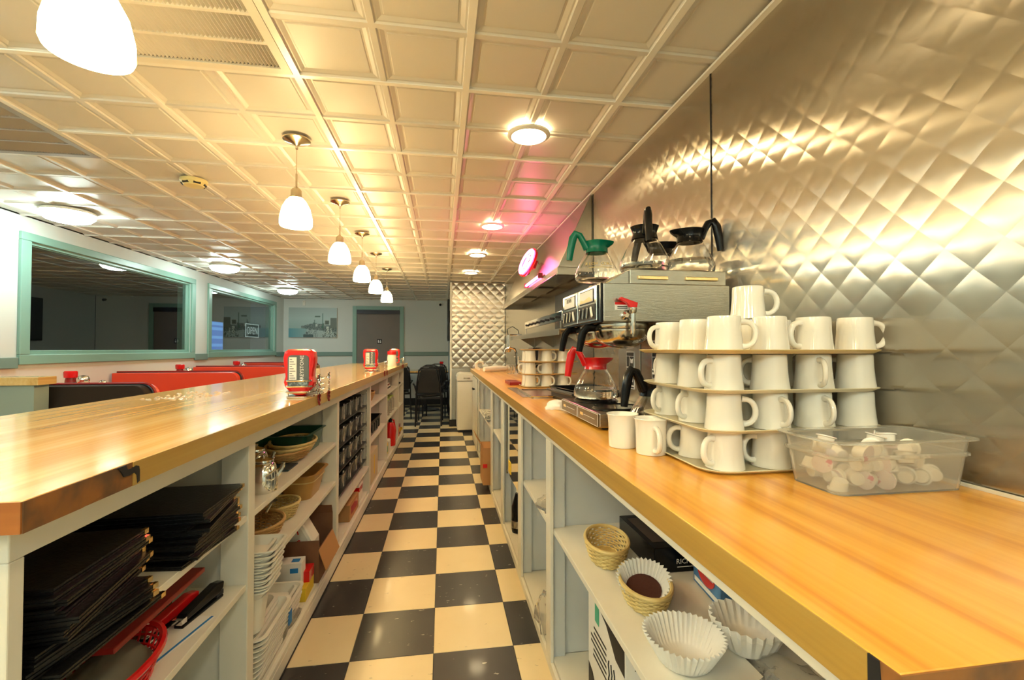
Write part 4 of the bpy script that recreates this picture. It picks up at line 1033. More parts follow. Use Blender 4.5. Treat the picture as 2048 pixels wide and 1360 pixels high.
# ---------------------------------------------------------------- condiment caddies on the bar
def caddy(x, y, k, lb, s=1.0):
    z = .9582
    t = thing('condiment_caddy', 'chrome wire condiment caddy on the bar, ' + lb, 'caddy', (x, y, z), left=True); t.scale = (s, s, s)
    n = 20
    q = MB(); q.prism(rrect(-.046, .046, -.062, .175, .03, 5), 'z', 0, .007); q.build('base', m_chrome, t, bev=.002)
    for zz in (.022, .044, .066):
        MB().tube([(p[0], p[1], zz) for p in rrect(-.047, .047, -.063, .176, .03, 5)], .004 if zz > .03 else .005, 6, closed=True, flat=.6).build('rail_band', m_chrome, t)
    for p in ((-.045, -.02), (.045, .05), (-.045, .12)): MB().cyl(.0025, .005, .07, 8, (p[0], p[1], 0)).build('upright', m_chrome, t)
    for yy in (.035, .185):
        cx_ = -.4975 - x
        MB().tube([(cx_, yy, .085 - i*.0125) for i in range(11)], .0022, 6).build('wire_coil_core', m_leg, t)
        MB().tube([(.046, yy-.01, .066), (cx_, yy, .080)], .0022, 6).build('side_wire', m_chrome, t)
        for i in range(9):
            a = MB(); a.tube([(cx_+.003*cos(q_+i), yy+.0075*cos(q_), .078 - i*.0135+.0082*sin(q_)) for q_ in [2*pi*j/10 for j in range(10)]], .0026, 5, closed=True); a.build('coil_loop', m_chrome if i < 6 else m_reddk, t)
    b = thing('ketchup_bottle', 'large red ketchup squeeze bottle standing in the caddy, ' + lb, 'ketchup bottle', (x-.002, y-.014, z+.0075), left=True); b.scale = (s, s, s)
    P = [(-.030, .008), (-.052, .032), (-.058, .052), (-.052, .075), (-.054, .10), (-.059, .125), (-.060, .150), (-.056, .170), (-.045, .182), (.045, .182), (.056, .170), (.060, .150), (.059, .125), (.054, .10), (.052, .075), (.058, .052), (.052, .032), (.030, .008), (.015, .0), (-.015, .0)]
    q = MB(); q.prism(P, 'y', -.027, .027); q.build('bottle', m_redp, b, bev=.014)
    pl = [(p[0], p[1]) for p in rrect(-.039, .039, .034, .158, .014, 4)]
    q = MB(); q.prism(pl, 'y', -.0292, -.0268); q.build('label', m_greyst, b)
    MB().box(-.034, -.006, -.0302, -.0292, .062, .150).build('label_text_block', m_paper, b)
    q = MB()
    for i in range(9): q.box(-.031, -.010 - .006*(i % 3), -.0308, -.0302, .068+i*.009, .0705+i*.009)
    q.build('fine_print', m_greyst, b)
    MB().box(-.034, .034, -.0302, -.0292, .040, .056).build('label_picture', mat('pale_landscape%d' % k, (.32, .42, .45), .5, noise=(120, (.12, .15, .16), .45, .55)), b)
    text('GREYSTONE', .019, m_wht, b, (.014, -.0296, .104), (pi/2, -pi/2, 0), 'brand_lettering')
    c = thing('seasoning_jar', 'pale tall seasoning jar with chrome lid in the caddy, ' + lb, 'jar', (x+.012, y+.052, z+.0075), left=True); c.scale = (s, s, s)
    MB().lathe([(0, 0), (.026, 0), (.026, .115), (.024, .12), (0, .12)], 20).build('body', m_cer, c); MB().lathe([(0, .1205), (.027, .1205), (.027, .140), (.018, .146), (0, .147)], 20).build('lid', m_chrome, c)
    for i in range(2):
        d = thing('jam_cup', 'short glass jam pot, %s of two beside the %s caddy' % (('nearer', 'farther')[i], lb.split(',')[0].split(' from')[0]), 'jam pot', (x+.018-.020*i, y+.108+.044*i, z+.0075), left=True); d.scale = (s, s, s)
        MB().lathe([(0, 0), (.022, 0), (.023, .04), (.019, .046), (0, .046)], 16).build('glass', m_tub, d); MB().lathe([(0, .0462), (.020, .0462), (.020, .060), (0, .061)], 16).build('lid', m_brass, d)
        if i == 0:
            MB().lathe([(0, .0612), (.021, .0612), (.022, .095), (.019, .1), (0, .1)], 16).build('upper_pot', m_tub, d); MB().lathe([(0, .1002), (.020, .1002), (.020, .113), (0, .114)], 16).build('upper_lid', m_brass, d)
caddy(-.5535, 1.915, 0, 'nearest of the three')
caddy(-.600, 3.86, 1, 'middle of the three')
caddy(-.575, 5.35, 2, 'farthest of the three')
t = thing('syrup_jug', 'white syrup jug in front of the farthest caddy', 'jug', (-.590, 5.16, .9582), left=True)
MB().lathe([(0, 0), (.050, 0), (.052, .02), (.050, .10), (.045, .125), (0, .125)], 20).build('body', m_cer, t); MB().lathe([(0, .1252), (.046, .1252), (.050, .14), (.046, .165), (0, .168)], 20).build('lid', m_redp, t)
MB().tube([(.05, 0, .10), (.078, 0, .10), (.078, 0, .04), (.05, 0, .035)], .006, 8).build('handle', m_redp, t)
t = thing('plastic_wrap', 'crumpled clear film with crumbs lying flat on the bar near the first booth', 'plastic film', (-1.02, 2.02, .9582), left=True)
rnd = random.Random(21); q = MB()
for i in range(60):
    a, b = rnd.uniform(-.10, .10), rnd.uniform(-.16, .16); s_ = rnd.uniform(.004, .012)
    q.add([(a-s_, b, .0003), (a, b-s_, .0003), (a+s_, b, .0003), (a, b+s_*.7, .003+s_*.25)], [(0,1,3), (1,2,3), (2,0,3), (0,2,1)])
q2 = q.build('film', m_wrap, t, recalc=False); q2['kind'] = 'stuff'

# ---------------------------------------------------------------- baskets
def wicker(rx, ry, h, nst=28, rows=11, m=None, flare=1.35, label='', loc=(0,0,0), rz=0, left=False, name='wicker_basket', grp=None):
    t = thing(name, label, 'basket', loc, rz, grp, left)
    m = m or m_wick
    w_ = MB()
    def R_(u): return 1/flare + (1-1/flare)*(u**.75)
    for k in range(rows):
        u = k/(rows-1); zz = .004 + u*(h-.010); f = R_(u); pts = []
        N_ = nst*2
        for i in range(N_):
            a = 2*pi*i/N_; off = .0021*(1 if ((i//2 + k) % 2) else -1)
            pts.append(((rx*f+off)*cos(a), (ry*f+off)*sin(a), zz))
        w_.tube(pts, min(.0030, h/rows*.46), 5, closed=True, flat=1)
    w_.build('weave', m, t, sharp=0)
    st = MB()
    for i in range(nst):
        a = 2*pi*i/nst
        st.tube([(rx*R_(u)*cos(a), ry*R_(u)*sin(a), .003+u*(h-.006)) for u in (0, .25, .5, .75, 1)], .0022, 4)
    o = st.build('stake', m, t, sharp=0); o['kind'] = 'stuff'
    MB().tube([(rx*cos(2*pi*i/48), ry*sin(2*pi*i/48), h-.002) for i in range(48)], .0055, 7, closed=True).build('rim', m, t)
    MB().lathe([(0, .001), (rx/flare, .001), (rx/flare, .004), (0, .004)], 36, sy=ry/rx).build('bottom', m, t)
    return t
def filt(r0, r1, h, n, label, loc, tilt=(0,0), m=None, grounds=False, sc=1, name='coffee_filter', parts=True, grp=None, rz=0):
    t = thing(name, label, 'coffee filter', loc, 0, grp); t.rotation_euler = (R(tilt[0]), R(tilt[1]), rz)
    N_ = n*8
    def mod(r, z, a, k):
        u = max(0, (z-.002)/h); tri = abs(((a*n/(2*pi)) % 1)*2-1)*2-1
        return r + tri*.0042*u**.7 + .0015*sin(a*3+1)*u
    pr = [(0, 0), (r0*.6, 0), (r0, .001), (r0+.004, .005)]
    for k in range(1, 7): u = k/6; pr.append((r0+.004+(r1-r0-.004)*u, .005+(h-.005)*u))
    inn = [(max(0, r-.0007), z+.0007) for r, z in pr][::-1]
    MB().lathe(pr+inn, N_, mod=mod).build('paper', m or m_paper, t, sharp=50)
    if grounds:
        MB().lathe([(0, .002), (r0*.98, .003), (r0+.006, .018), (r0*.6, .021), (0, .022)], 24).build('coffee_grounds', m_coffee, t)
    return t
# right shelf, nearest bay
ZS = .5053
wicker(.064, .105, .062, rows=9, label='oval wicker basket, empty, on the right shelf nearest the bay post', loc=(.500, 1.345, ZS), rz=R(-12))
wicker(.062, .098, .056, rows=9, label='oval wicker basket holding a used coffee filter', loc=(.512, 1.105, ZS), rz=R(-10))
filt(.038, .066, .050, 36, 'used coffee filter with brown grounds inside the second wicker basket', (.514, 1.115, ZS+.014), (20, -8), grounds=True)
filt(.050, .080, .055, 42, 'open white coffee filter standing nearest on the right shelf', (.496, .885, ZS), (0, 0))
m_fp = mat('filter_paper_stack', (.80, .79, .76), .6)
for k in range(6):
    filt(.048, .072+.0004*k, .050, 24, 'white coffee filter in the nested stack behind the nearest filter, %s' % n_ord(k, 6), (.655, .905, ZS+k*.0022), (0, 0), name='coffee_filter', grp='nested filters in the plastic sleeve')
bag = thing('plastic_bag', 'clear plastic sleeve spread on the right shelf beside the filters', 'plastic bag', (.66, .74, ZS))
blob(.07, .13, .03, 5, 22, 8, .25).build('film', m_wrap, bag, sharp=0)
for k in range(5):
    filt(.030, .052, .040, 20, 'small white filter inside the clear plastic sleeve, %s' % n_ord(k, 5), (.735, .60+.0*k, ZS+k*.003), name='coffee_filter', grp='small filters inside the plastic sleeve')
t = thing('black_box', 'black coffee packet box printed RICH COAST on the right shelf', 'box', (.69, 1.36, ZS), R(0))
MB().box(-.09, .09, -.13, .13, 0, .072).build('carton', m_black, t, bev=.002)
q = MB(); q.box(-.075, -.02, -.09, .10, .0722, .0725)
q.build('top_print', mat('faint_print', (.06, .045, .04), .4), t)
text('RICH COAST', .020, m_wht, t, (.035, -.1302, .030), FACE_NEGY, 'lettering'); MB().box(-.02, .09, -.1306, -.1301, .014, .016).build('print_line', m_wht, t)
MB().prism([(.030, .048), (.036, .044), (.044, .056), (.040, .056), (.036, .050)], 'y', -.1306, -.1301).build('leaf_mark', m_wht, t)
t = thing('black_box', 'second black carton under the RICH COAST box edge', 'box', (.80, 1.245, ZS), R(0))
t['label'] = 'low black carton right of the printed coffee box'; MB().box(-.08, .08, -.05, .05, 0, .04).build('carton', m_black, t, bev=.002)
t = thing('cocoa_box', 'blue hot chocolate box with a red oval on the right shelf', 'box', (.730, 1.105, ZS), R(-6))
MB().box(-.045, .075, -.075, .075, 0, .088).build('carton', m_blue, t, bev=.0015)
q = MB(); q.T = Matrix.Translation((-.0458, .0, .052)) @ Matrix.Rotation(-pi/2, 4, 'Y'); q.lathe([(0, 0), (.030, 0), (.030, .0006), (0, .0006)], 28, sy=1.6); q.build('red_oval', m_redp, t)
text('Milk Chocolate', .0135, m_wht, t, (-.0468, 0, .052), FACE_NEGX)
MB().box(-.0464, -.0458, -.065, .065, .008, .020).build('white_band', m_wht, t)
MB().box(-.0464, -.0458, -.03, .05, .078, .086).build('dark_band', m_ink, t)
# lower bay: white cartons with black print
m_carton = mat('white_carton', (.82, .82, .80), .5)
t = thing('white_carton', 'white carton with black curved print on the bottom right shelf', 'box', (.515, 1.300, .0463), 0)
MB().box(-.055, .075, -.195, .10, 0, .362).build('carton', m_carton, t, bev=.0015)
sw = MB(); X_ = -.0556
sw.prism([(.095, .335), (.095, .350), (-.19, .350), (-.19, .265), (-.13, .27), (-.06, .32), (0, .335)], 'x', X_-.0004, X_)
sw.build('black_swoosh', m_ink, t)
sw = MB(); sw.prism([(.097, .015), (.097, .12), (.06, .11), (.02, .07), (-.06, .03), (-.19, .012), (-.19, .004), (.06, .004)], 'x', X_-.0004, X_); sw.build('black_swoosh', m_ink, t)
MB().box(X_-.0009, X_-.0004, .0, .035, .28, .352).build('green_tape', m_greenp, t)
q = MB(); rnd = random.Random(2)
for i in range(6): q.box(X_-.0004, X_, -.06, .075 - rnd.random()*.03, .25-i*.017, .2565-i*.017)
q.build('fine_print', m_ink, t)
for k_ in range(3): MB().tube([(X_-.0004, -.08-.02*k_+.004*sin(i_*1.7+k_), .235-.012*i_) for i_ in range(9)], .0022, 4).build('scribble_print', m_ink, t)
q = MB(); q.box(-.03, .068, -.1958, -.1953, .292, .35).box(-.03, .068, -.1958, -.1953, .283, .287).box(-.03, .068, -.1958, -.1953, .020, .034).box(-.03, .068, -.1958, -.1953, .040, .043)
q.build('side_print', m_ink, t)
t = thing('white_carton', 'plain white carton nearest the camera on the bottom right shelf', 'box', (.66, .995, .0463), 0)
MB().box(-.07, .12, -.16, .10, 0, .36).build('carton', m_carton, t, bev=.0015)
MB().box(-.0712, -.0702, -.10, .05, .10, .24).build('grey_label', mat('pale_label', (.70, .70, .69), .6), t)
# bags in the second bay
for k, (x, y, z, a, b, c, lb) in enumerate([(.412, 1.80, .0463, .036, .07, .12, 'crumpled clear plastic bag on the bottom shelf of the right second bay'), (.44, 1.80, .5003, .05, .085, .05, 'clear plastic bag slumping over the middle shelf of the second bay')]):
    t = thing('plastic_bag', lb, 'plastic bag', (x, y, z)); blob(a, b, c, 8+k, 24, 10, .25).build('film', m_wrap, t, sharp=0)
t = thing('steel_sheet', 'tall polished steel sheet hung in the third right bay, mirroring the floor tiles', 'metal sheet', (.404, 2.585, .38))
MB().box(-.001, .001, -.27, .27, 0, .425).build('sheet', m_mirror, t)
MB().box(-.002, .010, -.285, -.271, -.02, .43).box(-.002, .010, .271, .285, -.02, .43).build('side_rail', m_steelp, t)
t = thing('yellow_note', 'yellow card taped to the polished steel sheet', 'card', (.4015, 2.72, .40))
MB().box(-.001, .001, -.045, .045, 0, .07).build('card', m_yel, t)
t = thing('black_jug', 'black jug with white handle on the floor shelf of the third bay', 'jug', (.455, 2.72, .0463))
MB().lathe([(0, 0), (.038, 0), (.042, .02), (.040, .15), (.026, .20), (.018, .23), (0, .23)], 20).build('body', m_black, t); MB().lathe([(.0425, .03), (.043, .035), (.0425, .07), (.042, .072)], 20).build('label', m_steelp, t)
MB().tube([(0, 0, .23), (-.0, .02, .27), (0, .045, .25), (0, .042, .16)], .006, 8).build('handle', m_cer, t)
# fourth bay
for k, (x, y, z, lb) in enumerate([(.47, 3.15, .5203, 'red and amber sauce bottle on the middle shelf of the fourth bay'), (.48, 3.28, .0463, 'amber bottle with red cap on the bottom shelf of the fourth bay')]):
    t = thing('sauce_bottle', lb, 'sauce bottle', (x, y, z))
    MB().lathe([(0, 0), (.027, 0), (.028, .02), (.028, .10), (.012, .145), (.012, .175), (0, .175)], 18).build('bottle', m_reddk, t); MB().lathe([(.0284, .03), (.0286, .03), (.0286, .08), (.0284, .08)], 18).build('label', m_yel, t); MB().lathe([(0, .1755), (.014, .1755), (.014, .205), (0, .206)], 12).build('cap', m_redp, t)
# fifth bay
t = thing('cable_bundle', 'tangle of cream cables hanging off the shelf in the fifth right bay', 'cable', (.435, 4.1, .5003))
rnd = random.Random(4); q = MB()
for k in range(5):
    P = []; 
    for i in range(26):
        a = i*.9+k; P.append((-.02+.045*cos(a)+rnd.uniform(-.01, .01), .12*sin(a*.7+k), .012+.05*abs(sin(a*.5+k))+.004*k))
    q.tube(P, .0045, 5)
q.build('cable', m_whitep, t, sharp=0)
t = thing('cardboard_box', 'open cardboard box sticking out of the fifth right bay', 'box', (.40, 3.80, .0463))
MB().box(-.075, .16, -.13, .13, .0, .30).build('carton', m_cardl, t, bev=.002)
MB().box(-.076, -.04, -.134, -.1305, .14, .17).build('red_label', m_redp, t)
q = MB(); q.T = Matrix.Translation((-.075, 0, .30)) @ Matrix.Rotation(R(-30), 4, 'Y'); q.box(-.002, .001, -.13, .13, 0, .12); q.build('flap', m_cardl, t)

# ---------------------------------------------------------------- left cabinet contents
def L_(o): LEFT.append(o); return o
# menu folders
m_blk2 = mat('black_leatherette', (.006, .006, .007), .3, bump=(150, .4))
mf = thing('menu_folder', '', 'menu')
q = MB(); q.box(-.115, .115, -.150, .150, 0, .0036); q.build('cover', m_blk2, mf)
MB().box(-.112, .116, -.147, .147, .0037, .0052).build('pages', mat('page_edge', (.09, .09, .09), .7), mf)
q = MB(); q.box(-.115, .115, -.150, .150, .0053, .0089); q.build('cover', m_blk2, mf)
q = MB()
for sx in (1,):
    for sy in (-1, 1):
        q.box(.103, .1165, sy*.1505-.006 if sy > 0 else -.1515, .1515 if sy > 0 else -.1445, .0001, .0091)
q.build('corner_clip', m_brass, mf)
rnd = random.Random(23); fst = True
def stack(cx, cy, n, rz, jit, lab, grp, z0=.6653, sag=0):
    global fst
    z = z0
    for k in range(n):
        o = mf if fst else dup(mf)
        no = n_ord(k, n)
        fst = False
        o.location = (cx + rnd.uniform(-jit, jit), cy + rnd.uniform(-jit, jit)*.6, z); o.rotation_euler = (0, 0, R(rz + rnd.uniform(-5, 5)))
        o['label'] = lab % no; o['group'] = grp; LEFT.append(o); z += .0095
stack(-.690, .875, 5, 84, .010, 'black menu folder in the lower half of the front pile, %s', 'menu folders of the front pile')
stack(-.700, .865, 9, 96, .014, 'black menu folder in the upper half of the front pile, %s', 'menu folders of the front pile', .6653+.048)
stack(-.685, 1.225, 5, 90, .010, 'black menu folder in the lower half of the rear pile, %s', 'menu folders of the rear pile')
stack(-.690, 1.225, 7, 94, .012, 'black menu folder in the upper half of the rear pile, %s', 'menu folders of the rear pile', .6653+.048)
# red oval basket with wallet etc. on shelf B
def plastic_basket(label, loc, rz):
    t = thing('plastic_basket', label, 'basket', loc, rz, left=True)
    rx, ry, h = .085, .145, .055
    for zz, f, r_ in ((.003, .80, .004), (.020, .87, .0028), (.036, .94, .0028), (h, 1.0, .0075)):
        MB().tube([(rx*f*cos(2*pi*i/40), ry*f*sin(2*pi*i/40), zz) for i in range(40)], r_, 6, closed=True).build('rim' if zz == h else 'hoop', m_redp, t)
    q = MB()
    for i in range(36):
        a = 2*pi*i/36; q.tube([(rx*(.80+.2*u)*cos(a), ry*(.80+.2*u)*sin(a), .003+u*(h-.003)) for u in (0, .5, 1)], .0024, 4)
    o = q.build('rib', m_redp, t); o['kind'] = 'stuff'
    MB().lathe([(0, .001), (rx*.8, .001), (rx*.8, .004), (0, .004)], 32, sy=ry/rx).build('bottom', m_redp, t)
    return t
plastic_basket('red oval plastic basket on the second left shelf', (-.655, 1.02, .4653), R(6))
t = thing('grey_cloth', 'grey cloth and dark pouch lying in the red plastic basket', 'cloth', (-.660, 1.03, .472), left=True)
blob(.058, .105, .062, 31, 20, 8, .10).build('fabric', mat('grey_fabric', (.16, .15, .11), .9), t, sharp=0)
t = thing('receipt_pad', 'pale grey card standing out of the red basket', 'card', (-.70, 1.13, .535), R(0), left=True)
q = MB(); q.T = Matrix.Rotation(R(-28), 4, 'X'); q.box(-.05, .05, -.07, .06, 0, .002); q.build('card', m_foam, t)
t = thing('red_folder', 'dark red folder held flat under the upper shelf beside the cardboard box', 'folder', (-.670, 1.12, .577), left=True)
q = MB(); q.T = Matrix.Rotation(R(0), 4, 'X'); q.box(-.045, .075, -.16, .16, .0, .012); q.build('cover', m_reddk, t, bev=.002); MB().box(-.04, .05, -.12, .12, -.006, -.0004).build('pages', m_paper, t)
t = thing('card_box', 'brown cardboard box behind the staplers, under the red folder', 'box', (-.74, 1.235, .4653), left=True)
MB().box(-.06, .04, -.12, .10, 0, .104).build('carton', m_card, t, bev=.002)
def stapler(label, loc, rz, m):
    t = thing('stapler', label, 'stapler', loc, rz, left=True)
    MB().box(-.012, .012, -.075, .075, 0, .008).build('base', m_black, t, bev=.003)
    q = MB(); q.prism([(-.075, .012), (.06, .016), (.075, .024), (.078, .042), (.05, .048), (-.06, .030), (-.075, .022)], 'x', -.012, .012); q.build('arm', m, t, bev=.004)
    MB().box(-.010, .010, .050, .076, .008, .02).build('hinge', m_leg, t)
    MB().box(-.0125, .0125, -.080, -.062, .012, .024).build('nose', m_chrome, t)
    return t
stapler('red stapler on the second left shelf pointing at the camera', (-.660, 1.255, .4653), R(-14), m_redp)
stapler('black stapler lying beside the red stapler', (-.615, 1.300, .4653), R(-10), m_black)
t = thing('paper_slip', 'white printed slip with a blue stripe on the second left shelf', 'paper', (-.640, 1.185, .4654), R(-12), left=True)
MB().box(-.055, .055, -.10, .10, 0, .0008).build('sheet', m_paper, t); MB().box(.045, .051, -.10, .10, .0009, .0012).build('blue_stripe', m_bluel, t)
q = MB()
for i in range(4): q.box(-.03+i*.012, -.024+i*.012, -.06, .05-.02*i, .0009, .0012)
q.build('print', m_ink, t)
t = thing('paper_slip', 'cream sheet with a red stripe under the red basket rim', 'paper', (-.600, .93, .4654), R(10), left=True)
MB().box(-.045, .038, -.10, .10, 0, .0008).build('sheet', m_cardc, t); MB().box(-.04, .036, .03, .045, .0009, .0012).build('red_stripe', m_redp, t)
t = thing('black_bag', 'crumpled black plastic bag on the bottom shelf of the first left bay', 'plastic bag', (-.68, 1.22, .0883), left=True)
blob(.10, .16, .11, 14, 24, 9, .28).build('film', mat('black_film', (.03, .03, .035), .2), t, sharp=0)
# second bay, upper shelf
def creamer(label, loc, rz, s=1):
    t = thing('steel_creamer', label, 'creamer pot', loc, rz, left=True); t.scale = (s, s, s)
    MB().lathe([(0, 0), (.040, 0), (.043, .006), (.043, .05), (.037, .085), (.030, .094), (.030, .097), (0, .098)], 28).build('body', m_chrome, t)
    MB().lathe([(0, .0985), (.031, .0985), (.030, .104), (.012, .110), (.006, .114), (.008, .120), (0, .122)], 24).build('lid', m_chrome, t)
    MB().tube([(.034, 0, .088), (.055, 0, .100), (.068, 0, .085), (.064, 0, .05), (.045, 0, .030)], .005, 8, flat=1.5).build('handle', m_chrome, t)
    MB().tube([(-.038, 0, .05), (-.054, 0, .07), (-.060, 0, .088)], [.012, .008, .006], 8).build('spout', m_chrome, t)
    return t
creamer('stainless creamer pot nearest the post in the second left bay', (-.604, 1.672, .6603), R(200), 1.05)
creamer('second stainless creamer pot behind the nearest one', (-.700, 1.855, .6603), R(195), 1.05)
t = thing('dark_mat', 'dark blue-green mat on the upper shelf of the second left bay', 'mat', (-.690, 1.985, .6603), left=True)
MB().box(-.14, .085, -.06, .06, 0, .006).build('sheet', mat('slate_blue', (.02, .045, .06), .5), t, bev=.002)
for k in range(3):
    wicker(.095, .150, .044, rows=7, m=m_wick if k else m_wickd, label='oval wicker basket, %s of the nested pile on the upper left shelf' % ('lowest', 'middle', 'topmost')[k], loc=(-.680+.006*k, 2.14+.02*k, .6670+.013*k), rz=R(4*k), left=True, grp='nested oval baskets in the second left bay')
t = thing('green_tub', 'dark green plastic tub behind the wicker baskets', 'tub', (-.772, 2.315, .6603), left=True)
basin(MB(), .33, .30, .095, t=.003, r=.02, taper=.018, lip=.012).build('tub_body', m_green, t)
# second bay, middle shelf
wicker(.095, .115, .062, rows=11, m=m_wickd, label='round brown wicker basket nearest the post on the middle left shelf', loc=(-.675, 1.79, .4553), rz=0, left=True)
wicker(.080, .090, .062, rows=11, m=m_wick, label='round wicker basket behind the nearest one on the middle left shelf', loc=(-.670, 2.005, .4553), rz=0, left=True)
t = thing('tan_basket', 'tan plastic basket with flared rim at the far end of the middle shelf', 'basket', (-.665, 2.30, .4553), left=True)
basin(MB(), .17, .25, .115, t=.003, r=.04, taper=.025, lip=.012).build('body', m_tanp, t)
q = MB(); rr = lambda d, z: [(p[0], p[1], z) for p in rrect(-.085+d, .085-d, -.125+d, .125-d, .04, 4)]
q.tube(rr(.006, .082), .003, 5, closed=True).build('ridge', m_wick, t)
t = thing('cutlery', 'steel serving spoon lying in the round wicker basket', 'spoon', (-.665, 1.895, .528), R(8), left=True)
MB().tube([(0, -.05, .0), (0, .04, .008)], .0045, 8).lathe([(0, -.004), (.014, -.002), (.018, .002), (0, 0)], 14, (0, .055, .010), sy=1.5).build('spoon', m_chrome, t)
# foam trays
def foam_mesh():
    t = thing('foam_tray', '', 'foam tray')
    basin(MB(), .20, .26, .030, t=.003, r=.03, taper=.026, lip=.010, liph=.003).build('tray_body', m_foam, t)
    return t
fm = foam_mesh(); first_f = True
def fstack(x, y, n, z, rz, lab, grp, sx=1, sy=1, step=.0075):
    global first_f
    for k in range(n):
        o = fm if first_f else dup(fm); first_f = False
        o.location = (x + .0012*k*(-1)**k, y + .001*k, z + step*k); o.rotation_euler = (0, 0, R(rz + (k % 3)*.8)); o.scale = (sx, sy, 1)
        o['label'] = lab % n_ord(k, n); o['group'] = grp; LEFT.append(o)
fstack(-.664, 1.622, 20, .0883, 0, 'white foam tray in the low front stack on the bottom shelf, %s', 'foam trays in the front stack')
t = thing('foam_bowl', 'tall column of nested white foam boxes carrying the upper trays', 'foam box', (-.602, 1.566, .2570), left=True)
basin(MB(), .10, .10, .115, t=.003, r=.03, taper=.012, lip=.006).build('body', m_foam, t)
fstack(-.602, 1.566, 15, .3725, 0, 'white foam tray in the tall protruding stack of the second left bay, %s', 'foam trays in the high stack', .68, .52, .0085)
fstack(-.665, 1.875, 11, .0883, 0, 'white foam tray in the rear stack on the bottom shelf, %s', 'foam trays in the rear stack', .88, .80)
t = thing('plastic_bag', 'clear bag with blue print around the front foam trays', 'plastic bag', (-.583, 1.86, .0883), left=True)
blob(.020, .13, .085, 44, 24, 8, .2).build('film', m_wrap, t, sharp=0); MB().box(.020, .023, -.05, -.02, .03, .09).build('blue_print', m_bluel, t)
t = thing('glove_box', 'white glove box with blue label on the bottom left shelf', 'box', (-.665, 2.075, .0883), R(3), left=True)
MB().box(-.10, .075, -.035, .035, 0, .155).build('carton', m_carton, t, bev=.002)
MB().box(.03, .062, -.0358, -.0352, .115, .135).box(.03, .062, -.0358, -.0352, .062, .080).build('blue_label', m_bluel, t); MB().box(.03, .062, -.02, .012, .1552, .1556).build('top_label', m_bluel, t)
t = thing('wrap_box', 'red and yellow film carton beside the glove box', 'box', (-.590, 2.10, .0883), R(2), left=True)
MB().box(-.022, .022, -.075, .06, 0, .055).build('carton', m_yel, t, bev=.002); MB().box(-.0225, .0225, -.02, .061, .055, .10).build('upper_carton', m_redp, t)
t = thing('cardboard_box', 'open brown cardboard box with white bag inside, bottom left shelf', 'box', (-.690, 2.305, .0883), left=True)
q = MB(); W_, D_, H_ = .135, .125, .19
q.box(-W_, W_, -D_, -D_+.004, 0, H_).box(-W_, W_, D_-.004, D_, 0, H_+.04).box(-W_, -W_+.004, -D_+.004, D_-.004, 0, H_).box(W_-.004, W_, -D_+.004, D_-.004, 0, H_*.78).box(-W_+.004, W_-.004, -D_+.004, D_-.004, 0, .004)
q.build('carton', m_card, t)
q = MB(); q.T = Matrix.Translation((W_, 0, H_*.78)) @ Matrix.Rotation(R(160), 4, 'Y'); q.box(0, .003, -D_, D_, 0, .10); q.build('flap', m_cardl, t)
q = MB(); q.T = Matrix.Translation((0, D_, H_+.04)) @ Matrix.Rotation(R(25), 4, 'X'); q.box(-W_, W_, -.003, 0, 0, .05); q.build('flap', m_card, t)
t = thing('paper_bag', 'white bag with red lettering inside the brown cardboard box', 'bag', (-.68, 2.26, .0935), left=True)
q = MB(); q.prism([(-.10, 0), (.10, 0), (.095, .17), (.05, .25), (.0, .29), (-.06, .27), (-.09, .2)], 'y', -.06, .05); q.build('bag_body', m_foam, t, bev=.015)
text('TH', .05, m_redp, t, (.0, -.0612, .215), (pi/2, -.3, 0)); text('S', .05, m_redp, t, (.035, -.0612, .165), (pi/2, -.3, 0))
# third bay: clear bins
bn = thing('storage_bin', '', 'bin')
basin(MB(), .17, .150, .085, t=.002, r=.008, taper=.006, lip=.004).build('bin_body', mat('smoky_plastic', (.35, .36, .38), .08, trans=.8, ior=1.3), bn)
MB().box(-.075, .075, -.068, .068, .004, .050).build('contents', m_ink, bn, bev=.004)
MB().box(.076, .081, -.007, .007, -.002, .09).build('front_rib', m_whitep, bn)
rack = lc
rnd = random.Random(8); fb = True
for r_, z in enumerate((.335, .468, .601, .734)):
    MB().box(-.80, -.575, 2.548, 3.516, z-.010, z-.006).build('wire_shelf', m_leg, rack)
    for c_ in range(5):
        y = 2.652 + c_*.190
        if (r_, c_) == (3, 4): pass
        o = bn if fb else dup(bn); fb = False
        o.location = (-.672, y, z-.0055); o['label'] = 'smoky clear storage bin, %s row, %s from the near post' % (('bottom', 'second', 'third', 'top')[r_], ('first', 'second', 'third', 'fourth', 'last')[c_]); o['group'] = 'storage bins in the third left bay'; LEFT.append(o)
for y in (2.551, 3.031, 3.512):
    for x in (-.80, -.577): MB().box(x-.002, x+.002, y-.002, y+.002, .276, .84).build('upright', m_chrome, rack)
t = thing('tool_holder', 'black folding stand on the bottom shelf of the third left bay', 'stand', (-.62, 2.70, .0883), left=True)
MB().tube([(0, -.08, .004), (0, .0, .15), (0, .08, .004)], .007, 8).build('frame', m_black, t); MB().tube([(0, -.05, .06), (0, .05, .06)], .006, 8).build('brace', m_black, t)
MB().box(-.05, .02, -.06, .06, 0, .03).build('base', m_black, t, bev=.004)
t = thing('cardboard_box', 'small red-brown box on the bottom shelf of the third left bay', 'box', (-.64, 3.05, .0883), left=True)
MB().box(-.07, .07, -.14, .14, 0, .10).build('carton', m_cardl, t, bev=.002); MB().box(.0702, .0708, -.1, .1, .03, .08).build('label', m_redp, t)
t = thing('wrap_box', 'white and red carton at the end of the third left bay', 'box', (-.62, 3.33, .0883), left=True)
MB().box(-.04, .04, -.06, .06, 0, .12).build('carton', m_foam, t, bev=.002); MB().box(-.0405, .0405, -.0605, .0605, .07, .10).build('red_band', m_redp, t)
